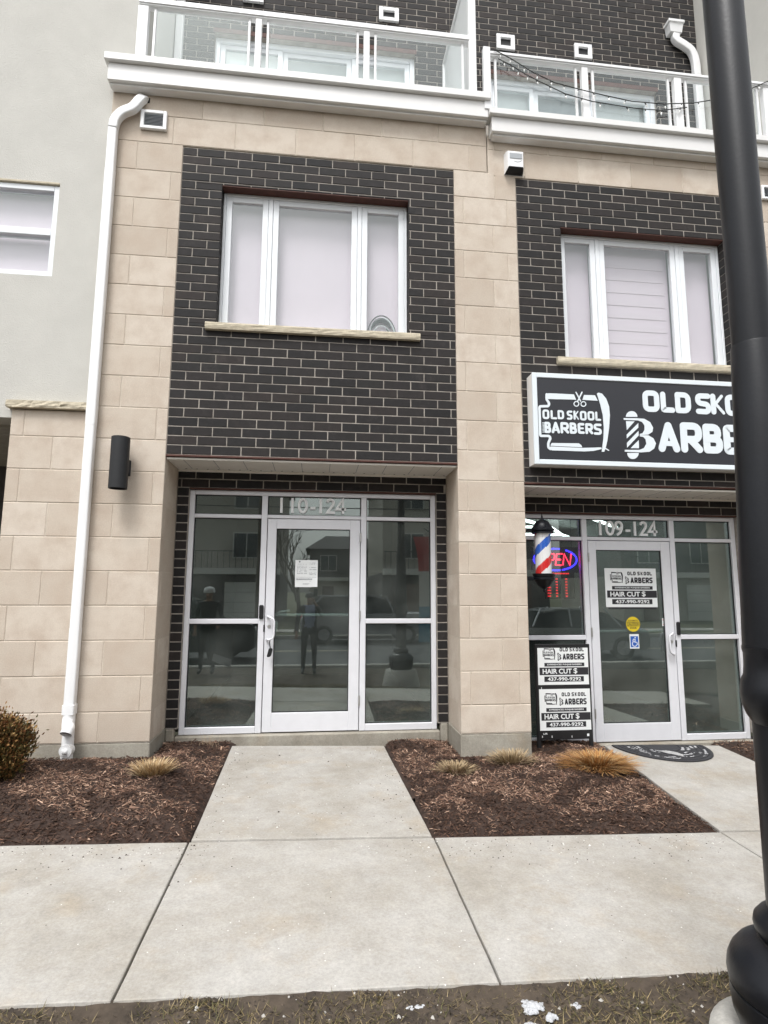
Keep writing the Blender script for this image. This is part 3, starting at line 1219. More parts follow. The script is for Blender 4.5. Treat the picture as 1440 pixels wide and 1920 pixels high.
# --- recess: soffit and brick round the shop front
def recess(house, dx, dz, bw):
    mb = MB()
    mb.cbox(dx + .002, dx + 2.728, .02, .4995, dz + 2.630, dz + 2.650, .003)
    mb.cbox(dx + .002, dx + 2.728, .485, .4995, dz + 2.612, dz + 2.6305, .002)
    s = mb.build('soffit', 'soffit', house)
    mb = MB()
    for i in range(26):
        x = dx + .09 + i * .104
        mb.box(x - .008, x + .008, .425, .437, dz + 2.6285, dz + 2.631)
    o = mb.build('vent_slot', 'dark_void', s)
    o['kind'] = 'stuff'
    mb = MB()
    for i in range(10):
        x = dx + .15 + i * .27
        mb.box(x - .002, x + .002, .03, .42, dz + 2.6288, dz + 2.6305)
    o = mb.build('panel_seam', 'ink_grey', s)
    o['kind'] = 'stuff'
    zt = dz + 2.628
    holes = [(dx + .115, dx + 2.622, dz + .0, dz + 2.455)]
    mb = MB()
    wall_with_holes(mb, dx + .001, dx + 2.729, dz + .136, zt + .02, .5045, .70, holes)
    mb.box(dx - .05, dx + 2.78, .521, .70, zt + .021, zt + 1.2)
    p = mb.build('brick_wall', 'mortar_dark', house)
    bw.lay(brick_rects(dx + .004, dx + 2.726, dz + 2.632, dz + 2.4545, [], False, -.10), p, .50, .045)
    z = dz + 2.632 - 2 * BH
    while z - BH > dz + .13:
        for (a, b) in ((.004, .112), (2.625, 2.726)):
            bw.lay([(dx + a, dx + b, z - BH + JT / 2, z - JT / 2)], p, .50, .045)
        z -= BH
    steel(house, dx + .115, dx + 2.622, dz + 2.441, dz + 2.4545, .498, .60)


recess(houseA, 0, 0, bwA)
recess(houseB, DXB, DZB, bwB)


# --- shop fronts
def bar(parent, x0, x1, z0, z1, y0=.545, y1=.65, name='mullion', mat='aluminium', c=.004):
    mb = MB()
    mb.cbox(x0, x1, y0, y1, z0, z1, c)
    return mb.build(name, mat, parent)


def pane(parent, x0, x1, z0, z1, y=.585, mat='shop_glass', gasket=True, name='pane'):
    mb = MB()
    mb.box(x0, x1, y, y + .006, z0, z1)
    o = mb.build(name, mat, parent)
    if gasket:
        mb = MB()
        t = .007
        for (a, b, c, d) in ((x0, x1, z1 - t, z1), (x0, x1, z0, z0 + t), (x0, x0 + t, z0 + t, z1 - t), (x1 - t, x1, z0 + t, z1 - t)):
            mb.box(a, b, y - .012, y - .001, c, d)
        mb.build('gasket', 'gasket', parent)
    return o


def pull_handle(parent, x, z0, z1, dirx, y=.55):
    """offset D-pull standing out from the door stile"""
    out = y - .055
    path = rounded([(0, y), (0, out), (1, out), (1, y)], .02, n=4)
    pts = [Vector((x, y, z1)), Vector((x + dirx * .012, y - .035, z1)), Vector((x + dirx * .03, out, z1 - .004)), Vector((x + dirx * .062, out, z1 - .02)),
           Vector((x + dirx * .07, out, z1 - .045)), Vector((x + dirx * .07, out, z0 + .045)), Vector((x + dirx * .062, out, z0 + .02)),
           Vector((x + dirx * .03, out, z0 + .004)), Vector((x + dirx * .012, y - .035, z0)), Vector((x, y, z0))]
    mb = MB()
    mb.tube(pts, .011, 10)
    o = mb.build('handle', 'aluminium', parent, smooth=True)
    return o


def shopfront(house, dx, dz, hinge_right):
    X = lambda v: dx + v
    Z = lambda v: dz + v
    mb = MB()
    mb.cbox(X(.115), X(.165), .545, .65, Z(.07), Z(2.44), .004)
    mb.cbox(X(2.57), X(2.62), .545, .65, Z(.07), Z(2.44), .004)
    mb.cbox(X(.1655), X(2.5695), .545, .65, Z(2.395), Z(2.44), .004)
    sf = mb.build('storefront_frame', 'aluminium', house)
    for (a, b) in ((.828, .886), (1.838, 1.896)):
        bar(sf, X(a), X(b), Z(.07), Z(2.3945))
    for (a, b) in ((.1655, .8275), (1.8965, 2.5695)):
        bar(sf, X(a), X(b), Z(2.160), Z(2.198), name='transom_bar')
        bar(sf, X(a), X(b), Z(1.110), Z(1.158), name='mid_rail')
        bar(sf, X(a), X(b), Z(.07), Z(.134), name='bottom_rail')
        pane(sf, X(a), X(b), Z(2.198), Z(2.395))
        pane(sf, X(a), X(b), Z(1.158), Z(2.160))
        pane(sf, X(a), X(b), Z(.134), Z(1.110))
    bar(sf, X(.8865), X(1.8375), Z(2.165), Z(2.200), name='transom_bar')
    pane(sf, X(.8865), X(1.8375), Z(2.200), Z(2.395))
    # door leaf
    mb = MB()
    y0, y1 = .549, .60
    mb.cbox(X(.893), X(.982), y0, y1, Z(.076), Z(2.159), .003)
    mb.cbox(X(1.728), X(1.831), y0, y1, Z(.076), Z(2.159), .003)
    mb.cbox(X(.9822), X(1.7278), y0, y1, Z(2.060), Z(2.159), .003)
    mb.cbox(X(.9822), X(1.7278), y0, y1, Z(.076), Z(.256), .003)
    door = mb.build('door', 'aluminium', house)
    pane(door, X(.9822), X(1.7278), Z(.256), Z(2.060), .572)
    hx = 1.8345 if hinge_right else .8895
    for z in (1.98, 1.19, .36):
        mb = MB()
        for s in (-.048, -.016, .016):
            mb.tube([(X(hx), .538, Z(z + s)), (X(hx), .538, Z(z + s + .031))], .0085, 10)
        mb.build('hinge', 'brass', door, smooth=False)
    sx, d = (.905, 1) if hinge_right else (1.815, -1)
    pull_handle(door, X(sx + d * .012), Z(.955), Z(1.178), d, .549)
    # lock cylinder, latch slot, reader on the mullion
    mb = MB()
    mb.tube([(X(sx + d * .030), .549, Z(1.085)), (X(sx + d * .030), .542, Z(1.085))], .016, 16)
    mb.build('lock_cylinder', 'brass', door)
    mx = .857 if hinge_right else 1.867
    mb = MB()
    mb.cbox(X(mx - .022), X(mx + .022), .522, .5448, Z(1.155), Z(1.295), .010)
    mb.build('card_reader', 'black_plastic', sf)
    lx = .8865 if hinge_right else 1.8375
    mb = MB()
    mb.cbox(X(lx - .007), X(lx + .007), .540, .5485, Z(1.03), Z(1.10), .002)
    mb.build('latch_guard', 'black_plastic', sf)
    # push bar and lever seen through the glass
    mb = MB()
    mb.cbox(X(.975), X(1.735), .635, .665, Z(1.178), Z(1.206), .008)
    for x in (.99, 1.72):
        mb.box(X(x - .015), X(x + .015), .6005, .636, Z(1.180), Z(1.204))
    mb.build('push_bar', 'aluminium', door)
    # interior of the room
    depth = 4.5 if hinge_right else 9.0
    zc = Z(2.75)
    mb = MB()
    xa, xb, ya, yb, za = X(.05), X(2.68), .702, depth, Z(.066)
    V = [(xa, ya, za), (xb, ya, za), (xb, yb, za), (xa, yb, za), (xa, ya, zc), (xb, ya, zc), (xb, yb, zc), (xa, yb, zc)]
    mb.add(V, [(3, 2, 6, 7), (0, 3, 7, 4), (1, 5, 6, 2), (4, 7, 6, 5)], 0)
    mb.add(V[:4], [(0, 1, 2, 3)], 1)
    # reveal between frame and room so no light leaks in
    fx0, fx1, fz0, fz1 = X(.118), X(2.617), Z(.072), Z(2.437)
    ring = [(fx0, .649, fz0), (fx1, .649, fz0), (fx1, .649, fz1), (fx0, .649, fz1), (xa, ya, za), (xb, ya, za), (xb, ya, zc), (xa, ya, zc)]
    mb.add(ring, [(0, 4, 5, 1), (1, 5, 6, 2), (2, 6, 7, 3), (3, 7, 4, 0)], 0)
    mb.build('interior_wall', None, house, mats=['room_wall', 'room_floor'])
    return sf, door


sfA, doorA = shopfront(houseA, 0, 0, True)
sfB, doorB = shopfront(houseB, DXB, DZB, False)
numerals('110-124', px(528, 946, .575)[0], 2.224, .155, .571, sfA)
numerals('109-124', px(1124, 992, .575)[0], DZB + 2.222, .155, .571, sfB)
# lever inside the vacant unit's door
mb = MB()
mb.tube([(1.00, .64, 1.205), (1.03, .65, 1.222), (1.13, .65, 1.236)], .011, 8)
mb.cbox(.985, 1.015, .602, .64, 1.03, 1.13, .004)
mb.build('lever', 'aluminium', doorA)
# tube lights inside the barber shop
for i, (xa, ya, xb, yb) in enumerate([(3.95, 1.7, 4.75, 2.6), (4.10, 2.7, 4.75, 2.6), (4.75, 2.6, 5.35, 3.6), (4.35, 3.7, 5.35, 3.6), (5.35, 3.6, 5.95, 4.4), (4.9, 1.6, 5.7, 2.5)]):
    mb = MB()
    mb.tube([(xa, ya, 2.36 + .0 * i), (xb, yb, 2.36)], .022, 8)
    mb.build('tube_light', 'led_tube', houseB)


# --- upper windows
def window3(house, op, sill, mull, yf=.10, blind='blind', rough_sill=True, splits=None):
    x0, x1, z0, z1 = op
    mb = MB()
    f = .028
    top = z1 - .013
    mb.cbox(x0 + .003, x0 + f, yf, yf + .08, z0, top, .003)
    mb.cbox(x1 - f, x1 - .003, yf, yf + .08, z0, top, .003)
    mb.cbox(x0 + f + .0005, x1 - f - .0005, yf, yf + .08, top - f, top, .003)
    mb.cbox(x0 + f + .0005, x1 - f - .0005, yf, yf + .08, z0, z0 + .012, .003)
    win = mb.build('window', 'vinyl', house)
    cuts = [x0 + f] + mull + [x1 - f]
    segs = []
    prev = x0 + f
    for m_ in mull:
        segs.append((prev, m_ - .022))
        bar(win, m_ - .0215, m_ + .0215, z0 + .0125, top - f - .0005, yf + .002, yf + .08, 'mullion', 'vinyl', .003)
        prev = m_ + .022
    segs.append((prev, x1 - f))
    za, zb = z0 + .0125, top - f - .0005
    for (a, b) in segs:
        s = .058
        mb = MB()
        ya = yf + .008
        a += .002
        b -= .002
        mb.cbox(a, a + s, ya, ya + .05, za, zb, .004)
        mb.cbox(b - s, b, ya, ya + .05, za, zb, .004)
        mb.cbox(a + s + .0003, b - s - .0003, ya, ya + .05, zb - s, zb, .004)
        mb.cbox(a + s + .0003, b - s - .0003, ya, ya + .05, za, za + .03, .004)
        mb.build('sash', 'vinyl', win)
        pane(win, a + s - .002, b - s + .002, za + .028, zb - s + .002, ya + .022, 'window_glass', False)
        mb = MB()
        mb.box(a + s - .03, b - s + .03, yf + .125, yf + .13, za - .01, zb)
        mb.build('blind', blind, win)
    # back box
    mb = MB()
    mb.box(x0 - .05, x1 + .05, yf + .20, yf + .21, z0 - .05, z1 + .05)
    mb.build('lining', 'room_wall', win)
    # rock-faced sill
    if sill:
        sx0, sx1, sz0, sz1 = sill
        mb = MB()
        n = 30
        P = []
        rows = [(.0, 0), (.25, 1), (.55, 1), (.8, 1), (1.0, 0)]
        for i in range(n + 1):
            x = sx0 + (sx1 - sx0) * (i + (random.uniform(-.35, .35) if 0 < i < n else 0)) / n
            for (t, k) in rows:
                j = random.uniform(-.0035, .0035) if k else 0
                P.append((x, -.042 + j - (.004 if k else 0), sz0 + (sz1 - sz0) * t + (random.uniform(-.002, .002) if k else 0)))
            P.append((x, yf + .004, sz1))
            P.append((x, yf + .004, sz0))
        rr = len(rows) + 2
        Fs = []
        for i in range(n):
            for k in range(rr):
                k2 = (k + 1) % rr
                Fs.append((i * rr + k, i * rr + k2, (i + 1) * rr + k2, (i + 1) * rr + k))
        Fs.append(tuple(range(rr)))
        Fs.append(tuple(n * rr + k for k in range(rr)))
        mb.add(P, Fs)
        mb.build('window_sill', 'ledge_stone', win)
    return win


wA = window3(houseA, winA, sillA, [.862, 1.762])
wB = window3(houseB, winB, sillB, [4.325, 5.245])
# slats of the zebra blind behind the barber's window
mb = MB()
for i in range(9):
    z = 3.95 + i * .145
    mb.box(4.425, 5.145, .221, .2245, z, z + .07)
o = mb.build('blind_slat', 'blind_slat', wB)
o['kind'] = 'stuff'

# --- upper storey set back behind the balconies
YU = 1.25
bdA = (-.02, 2.55, 6.4, 8.44)
bdB = (3.55, 5.93, 6.3, 8.28)
for (house, bw, x0, x1, hole) in ((houseA, bwA, -.50, 3.02, bdA), (houseB, bwB, 3.021, 6.58, bdB)):
    mb = MB()
    wall_with_holes(mb, x0, x1, 6.0, 11.2, YU + .0045, YU + .25, [hole])
    p = mb.build('brick_wall', 'mortar_dark', house)
    lin = (hole[0] - .02, hole[1] + .02, hole[3], hole[3] + .07)
    bw.lay(brick_rects(x0 + .002, x1 - .002, 10.9, 7.5, [hole, lin], x0 < 0), p, YU)
    steel(house, hole[0] - .018, hole[1] + .018, hole[3] + .002, hole[3] + .068, YU + .0, YU + .20)


def balcony_door(house, op, mull, blinds):
    x0, x1, z0, z1 = op
    yf = YU + .10
    mb = MB()
    f = .06
    mb.cbox(x0, x0 + f, yf - .03, yf + .1, z0, z1, .004)
    mb.cbox(x1 - f, x1, yf - .03, yf + .1, z0, z1, .004)
    mb.cbox(x0 + f + .0005, x1 - f - .0005, yf - .03, yf + .1, z1 - f, z1, .004)
    d = mb.build('balcony_door', 'vinyl', house)
    prev = x0 + f
    xs_ = mull + [x1 - f]
    for i, m_ in enumerate(xs_):
        a, b = prev + .001, m_ - .001
        s = .065
        mb = MB()
        yy = yf + (.0 if i % 2 == 0 else .02)
        mb.cbox(a, a + s, yy, yy + .05, z0, z1 - f - .001, .004)
        mb.cbox(b - s, b, yy, yy + .05, z0, z1 - f - .001, .004)
        mb.cbox(a + s + .0003, b - s - .0003, yy, yy + .05, z1 - f - .001 - s, z1 - f - .001, .004)
        mb.build('sash', 'vinyl', d)
        pane(d, a + s, b - s, z0, z1 - f - s, yy + .02, 'window_glass', False)
        mb = MB()
        mb.box(a + s - .02, b - s + .02, yy + .09, yy + .095, z0, z1 - f)
        mb.build('blind', blinds[i], d)
        prev = m_
    mb = MB()
    mb.box(x0 - .05, x1 + .05, yf + .16, yf + .17, z0, z1 + .05)
    mb.build('lining', 'room_wall', d)


balcony_door(houseA, bdA, [.83, 1.72], ['blind_grey', 'blind_dark', 'blind_grey'])  # darker middle blind stands in for the reflection in that pane
balcony_door(houseB, bdB, [4.20, 5.02], ['blind_grey', 'blind_dark', 'blind_grey'])
bwA.finish(houseA)
bwB.finish(houseB)


# balcony decks with stepped white fascia
def deck(house, x0, x1, z0, z1, z2):
    mb = MB()
    mb.cbox(x0 + .03, x1 - .02, -.125, -.002, z0, z1 - .0005, .004)
    mb.cbox(x0, x1, -.165, -.002, z1, z2, .005)
    mb.box(x0 + .06, x1 - .03, -.001, YU + .0, z0 + .14, z1 - .02)
    mb.box(x0 + .05, x1 - .03, -.09, -.003, z0 - .022, z0 - .0005)
    return mb.build('balcony_deck', 'fascia', house)


deck(houseA, -.745, 3.10, 6.335, 6.52, 6.598)
deck(houseB, 3.085, 6.80, 6.185, 6.355, 6.425)

# --- stucco houses
mb = MB()
lw = (-2.05, -1.13, 4.35, 5.30)
rs = [(-4.8, -.702, 2.972, 11.2)]
for h in (lw, (-1.36, -.60, 2.9, 3.115)):
    rs = subtract(rs, h)
for r_ in rs:
    mb.box(r_[0], r_[1], .03, .28, r_[2], r_[3])
mb.box(-.7018, -.495, .0302, .28, 6.60, 11.2)
mb.box(-.70, -.4952, .2802, YU + .3, 6.60, 11.2)
stC = mb.build('stucco_wall', 'stucco', houseC)
mb = MB()
mb.box(-4.8, -1.38, .2805, 2.2, 2.962, 3.3)
mb.build('porch_ceiling', 'siding', houseC)
for i in range(14):
    mb = MB()
    mb.cbox(-3.2, -1.365, .30 + i * .13, .42 + i * .13, 2.945, 2.9615, .004)
    mb.build('ceiling_board', 'siding', houseC)
mb = MB()
mb.box(-4.8, -1.362, 2.2, 2.3, -.3, 3.0)
mb.box(-1.3615, -1.353, .14, 2.2, -.3, 2.944)
mb.build('porch_wall', 'siding_dark', houseC)
mb = MB()
mb.box(-4.8, -1.37, .35, 2.19, -.3, .02)
mb.build('porch_floor', 'foundation_concrete', houseC)
# rock-faced ledge on the stone wing
mb = MB()
n, rows = 19, [0, .3, .6, 1]
P = []
for i in range(n + 1):
    x = -1.385 + .76 * min(max((i + (random.uniform(-.35, .35) if 0 < i < n else 0)) / n, 0), 1)
    for k, t in enumerate(rows):
        jj = random.uniform(-.010, .006) if k in (1, 2) else 0
        P.append((x, -.05 + jj, 3.05 + .065 * t + (random.uniform(-.006, .006) if k in (1, 2) else 0)))
    P += [(x, .05, 3.118), (x, .05, 3.05)]
Fs = [(i * 6 + k, i * 6 + (k + 1) % 6, (i + 1) * 6 + (k + 1) % 6, (i + 1) * 6 + k) for i in range(n) for k in range(6)]
Fs += [tuple(range(6)), tuple(n * 6 + k for k in range(6))]
mb.add(P, Fs)
mb.build('stone_ledge', 'ledge_stone', houseC)
# small two-light window
mb = MB()
x0, x1, z0, z1 = lw
mb.cbox(x0, x0 + .05, .04, .12, z0, z1 - .02, .004)
mb.cbox(x1 - .05, x1, .04, .12, z0, z1 - .02, .004)
mb.cbox(x0 + .0505, x1 - .0505, .04, .12, z1 - .075, z1 - .02, .004)
mb.cbox(x0 + .0505, x1 - .0505, .04, .12, z0, z0 + .05, .004)
mb.cbox(x0 + .0505, x1 - .0505, .04, .12, 4.765, 4.835, .004)
wc = mb.build('window', 'vinyl', houseC)
for (a, b) in ((z0 + .05, 4.765), (4.835, z1 - .075)):
    pane(wc, x0 + .05, x1 - .05, a, b, .075, 'window_glass', False)
    mb = MB()
    mb.box(x0 + .03, x1 - .03, .16, .165, a - .02, b + .02)
    mb.build('blind', 'blind', wc)
mb = MB()
mb.box(x0 - .05, x1 + .05, .25, .26, z0 - .05, z1 + .05)
mb.build('lining', 'room_wall', wc)
mb = MB()
mb.cbox(x0 - .05, x1 + .0, .02, .06, z1 - .018, z1 + .006, .004)
mb.build('window_trim', 'ledge_stone', wc)
mb = MB()
mb.box(6.585, 11, .03, YU + .3, 6.43, 11.2)
mb.box(6.805, 11, .03, .3, -.5, 6.43)
mb.build('stucco_wall', 'stucco', houseD)

# ================================================================== THINGS ON THE FACADE
# --- balcony railings
def railing(label, posts, z0, z1, ztop, xa, xb, post_w, tall=None, y=-.095):
    r = thing('balcony_railing', label, 'railing', ((xa + xb) / 2, y, z0))
    mb = MB()
    mb.cbox(xa, xb, y - .035, y + .035, z1, ztop, .006)
    mb.cbox(xa, xb, y - .045, y - .0355, z1 + .02, ztop - .018, .003)
    mb.build('top_rail', 'white_metal', r)
    for i, p in enumerate(posts):
        h = post_w[i] / 2
        mb = MB()
        zt = z1 - .0005
        yy = y
        if tall and i in tall:
            zt = tall[i]
            yy = y - .012
        mb.cbox(p - h, p + h, yy - .03, yy + .03, z0, zt, .004)
        mb.build('post', 'white_metal', r)
        for s in (-1, 1):
            q = p + s * (h + .062)
            if xa - .01 < q < xb + .01:
                mb = MB()
                mb.cbox(q - .012, q + .012, y - .014, y + .014, z0, z1 - .0005, .003)
                mb.build('glazing_bar', 'white_metal', r)
    for a, b, wa_, wb_ in zip(posts[:-1], posts[1:], post_w[:-1], post_w[1:]):
        mb = MB()
        mb.box(a + wa_ / 2 + .078, b - wb_ / 2 - .078, y - .004, y + .004, z0 + .008, z1 - .008)
        mb.build('glass_panel', 'rail_glass', r)
    return r


railing('white balcony railing with glass panels above the vacant entrance', [-.425, .70, 1.80, 2.92], 6.599, 7.195, 7.285, -.47, 2.89, [.10, .062, .062, .08], {3: 8.31})
railing('white balcony railing with glass panels and string lights above the barber shop', [3.075, 4.165, 5.24, 6.30], 6.426, 7.062, 7.128, 3.113, 6.58, [.075, .07, .085, .07], {0: 7.165})
ps = thing('privacy_screen', 'tall white panel screen dividing the two balconies', 'screen', (2.93, .5, 6.6))
mb = MB()
mb.box(2.925, 2.945, -.060, 1.235, 6.62, 8.27)
mb.build('panel', 'screen_white', ps)
mb = MB()
mb.cbox(2.905, 2.965, -.059, 1.24, 8.2705, 8.31, .004)
mb.build('top_rail', 'white_metal', ps)
mb = MB()
mb.cbox(2.905, 2.965, 1.18, 1.24, 6.599, 8.27, .004)
mb.build('post', 'white_metal', ps)

# --- string lights
sl = thing('string_lights', 'dark string of small white lights draped along the right balcony rail', 'string lights', (4.5, -.15, 6.9))
strands = [[(926, 93), (958, 110), (1000, 136), (1040, 155), (1085, 167), (1130, 178), (1185, 190), (1245, 195), (1300, 193), (1345, 186), (1400, 170), (1440, 152), (1480, 128)],
           [(934, 110), (958, 122), (985, 139), (1010, 152), (1060, 176), (1110, 190), (1190, 203), (1240, 207), (1300, 200)]]
for st_ in strands:
    pts = [Vector((px(x, y, -.15)[0], -.15, px(x, y, -.15)[1])) for x, y in st_]
    dense = []
    for a, b in zip(pts[:-1], pts[1:]):
        for t in np.linspace(0, 1, 6)[:-1]:
            dense.append(a.lerp(b, float(t)))
    mb = MB()
    mb.tube(dense, .005, 6)
    mb.build('cable', 'wire_dark', sl)
    for i in range(2, len(dense), 3):
        p = dense[i]
        k = random.uniform(-.02, .02)
        mb = MB()
        mb.tube([p, p + Vector((k, 0, -.03))], .006, 6)
        s_ = mb.build('bulb_socket', 'wire_dark', sl)
        mb = MB()
        mb.tube([p + Vector((k, 0, -.0305)), p + Vector((k * 1.3, -.002, -.045)), p + Vector((k * 1.5, -.004, -.06))], [.007, .008, .003], 6)
        mb.build('bulb', 'bulb', sl)


# --- vents
def wall_vent(label, x0, x1, z0, z1, yw, slats, frame):
    v = thing('wall_vent', label, 'vent', ((x0 + x1) / 2, yw, z0))
    mb = MB()
    f = frame
    y0 = yw - .035
    mb.cbox(x0, x0 + f, y0, yw - .001, z0, z1, .005)
    mb.cbox(x1 - f, x1, y0, yw - .001, z0, z1, .005)
    mb.cbox(x0 + f + .0003, x1 - f - .0003, y0, yw - .001, z1 - f, z1, .005)
    mb.cbox(x0 + f + .0003, x1 - f - .0003, y0, yw - .001, z0, z0 + f, .005)
    mb.build('frame', 'white_plastic', v)
    mb = MB()
    mb.box(x0 + f, x1 - f, yw - .004, yw - .001, z0 + f, z1 - f)
    mb.build('backing', 'dark_void' if slats else 'black_matte', v)
    for i in range(slats):
        z = z0 + f + (z1 - z0 - 2 * f) * (i + .5) / slats
        mb = MB()
        mb.add([(x0 + f, yw - .006, z + .004), (x1 - f, yw - .006, z + .004), (x1 - f, yw - .024, z - .004), (x0 + f, yw - .024, z - .004),
                (x0 + f, yw - .006, z + .002), (x1 - f, yw - .006, z + .002), (x1 - f, yw - .024, z - .006), (x0 + f, yw - .024, z - .006)],
               [(0, 1, 2, 3), (4, 7, 6, 5), (2, 6, 7, 3), (0, 4, 5, 1)])
        mb.build('louvre', 'grey_plastic', v)
    return v


wall_vent('white louvred vent on the stone beside the downspout elbow', -.415, -.165, 5.925, 6.13, 0.0, 9, .035)
wall_vent('louvred vent on the stone at the right edge behind the lamp post', 6.22, 6.47, 5.76, 5.93, 0.0, 8, .03)
for (lab, a, b, c, d) in (('square white vent above the middle pane of the left balcony door', 711, 11, 748, 41), ('square white vent nearest the post of the right balcony railing', 931, 62, 966, 94),
                          ('rightmost square white vent on the dark brick above the right balcony', 1077, 80, 1111, 111), ('square white vent at the top edge above the left balcony glass', 456, -26, 494, 5)):
    (xa, za), (xb, zb) = px(a, b, YU - .03), px(c, d, YU - .03)
    wall_vent(lab, xa, xb, zb, za, YU, 0, .055)


# --- downspouts
def rect_tube(mb, path, w_, d_, mi=0):
    """rounded rectangular pipe swept along a path lying in a plane of constant-ish y"""
    prof = rounded([(-w_ / 2, -d_ / 2), (w_ / 2, -d_ / 2), (w_ / 2, d_ / 2), (-w_ / 2, d_ / 2)], .014, True, 3)
    path = [Vector(p) for p in path]
    P, Fs = [], []
    n = len(prof)
    for i, p in enumerate(path):
        a, b = path[max(i - 1, 0)], path[min(i + 1, len(path) - 1)]
        t = (b - a).normalized()
        yv = Vector((0, 1, 0))
        yv = (yv - t * yv.dot(t)).normalized()
        xv = yv.cross(t)
        for (u_, v_) in prof:
            P.append(p + xv * u_ + yv * v_)
    for i in range(len(path) - 1):
        for k in range(n):
            k2 = (k + 1) % n
            Fs.append((i * n + k, i * n + k2, (i + 1) * n + k2, (i + 1) * n + k))
    Fs += [tuple(range(n)), tuple((len(path) - 1) * n + k for k in range(n))]
    mb.add(P, Fs, mi)


def smooth_path(pts, n=8):
    """catmull-rom"""
    P = [Vector(p) for p in pts]
    P = [P[0] * 2 - P[1]] + P + [P[-1] * 2 - P[-2]]
    out = []
    for i in range(1, len(P) - 2):
        for k in range(n):
            t = k / n
            p0, p1, p2, p3 = P[i - 1], P[i], P[i + 1], P[i + 2]
            out.append(.5 * ((2 * p1) + (p2 - p0) * t + (2 * p0 - 5 * p1 + 4 * p2 - p3) * t * t + (3 * p1 - p0 - 3 * p2 + p3) * t ** 3))
    out.append(P[-2])
    return out


ds = thing('downspout', 'long white downspout running down the stone beside the stucco wall', 'downspout', (-.655, -.05, 0))
XD = -.650
mb = MB()
rect_tube(mb, smooth_path([(-.40, .02, 6.265), (-.405, -.02, 6.25), (-.425, -.055, 6.19), (-.48, -.060, 6.10), (-.575, -.055, 6.045), (-.635, -.053, 5.96), (XD, -.053, 5.86)], 5), .085, .07)
mb.build('elbow', 'white_metal', ds, smooth=True)
zs = [5.86, 5.42, 2.905, 1.10, .47]
for i, (a, b) in enumerate(zip(zs[:-1], zs[1:])):
    mb = MB()
    e_ = .003 * (i % 2)
    rect_tube(mb, [(XD, -.053, a + .01), (XD, -.053, b)], .083 + e_, .068 + e_)
    auto_smooth(mb.build('pipe', 'white_metal', ds))
mb = MB()
rect_tube(mb, [(XD, -.053, .478), (XD, -.053, .40)], .098, .085)
auto_smooth(mb.build('collar', 'white_plastic', ds))
mb = MB()
# wye: branch kicks out towards the viewer
xo, zo = px(124, 1377, -.15)
mb.tube(smooth_path([(XD, -.053, .399), (XD - .002, -.056, .36), (XD * .6 + xo * .4 - .002, -.085, .30), (xo + .004, -.118, zo + .045), (xo, -.155, zo)], 4), .047, 20, cap=False)
mb.tube([(xo, -.1545, zo + .0005), (xo + .004, -.118, zo + .045)], .042, 20, cap=False)
mb.tube([(xo, -.1551, zo), (xo + .0005, -.151, zo + .005)], [.042, .047], 20, cap=False)
mb.tube([(XD + .002, -.050, .40), (XD + .004, -.050, .20)], .046, 18)
auto_smooth(mb.build('wye_branch', 'white_plastic', ds), 60)
mb = MB()
mb.tube([(XD + .004, -.050, .2005), (XD + .004, -.052, -.10)], .0475, 18)
auto_smooth(mb.build('drain_pipe', 'white_plastic', ds), 60)
mb = MB()
xq, zq = px(122, 1409, -.125)
a = Vector((xq, -.110, zq))
mb.tube([(xq + .006, -.052, zq), a], .046, 18)
mb.tube([a, a + Vector((-.001, -.014, -.001))], .052, 20)
mb.tube([a + Vector((-.001, -.014, -.001)), a + Vector((-.001, -.018, -.001))], .038, 20)
mb.cbox(a.x - .021, a.x + .019, a.y - .034, a.y - .0175, a.z - .017, a.z + .017, .004)
auto_smooth(mb.build('cleanout_plug', 'white_plastic', ds), 50)
mb = MB()
mb.box(-.385, -.345, -.001, .006, 6.225, 6.285)
mb.build('wall_outlet', 'dark_void', ds)

d2 = thing('downspout', 'white downspout with box head on the dark brick above the right balcony', 'downspout', (6.5, YU, 6.4))
(xa, za), (xb, zb) = px(1250, 44, YU - .06), px(1278, 66, YU - .06)
mb = MB()
mb.add([(xa, YU - .12, za), (xb, YU - .12, za), (xb, YU - .001, za), (xa, YU - .001, za), (xa + .02, YU - .10, zb), (xb - .02, YU - .10, zb), (xb - .02, YU - .001, zb), (xa + .02, YU - .001, zb)],
       [(0, 1, 2, 3), (4, 7, 6, 5), (0, 4, 5, 1), (1, 5, 6, 2), (2, 6, 7, 3), (3, 7, 4, 0)])
mb.cbox(xa - .012, xb + .012, YU - .132, YU - .0005, za - .03, za + .012, .004)
mb.build('conductor_head', 'white_metal', d2)
xm = (xa + xb) / 2 + .02
q = [px(x, y, YU - .06) for x, y in ((1267, 75), (1283, 86), (1296, 97), (1303, 115), (1306, 140))]
mb = MB()
rect_tube(mb, smooth_path([(xm, YU - .055, zb + .02)] + [(a, YU - .06, b) for a, b in q] + [(q[-1][0] + .005, YU - .06, 8.3), (q[-1][0] + .005, YU - .06, 6.43)], 5), .10, .075)
auto_smooth(mb.build('pipe', 'white_metal', d2))
d3 = thing('downspout', 'white pipe in the corner behind the left balcony glass', 'downspout', (-.44, YU, 6.4))
mb = MB()
rect_tube(mb, [(-.435, YU - .05, 11.0), (-.435, YU - .05, 6.49)], .09, .075)
auto_smooth(mb.build('pipe', 'white_metal', d3))
for z in (7.0, 9.0):
    mb = MB()
    mb.box(-.487, -.383, YU - .091, YU - .001, z, z + .03)
    mb.build('strap', 'white_metal', d3)

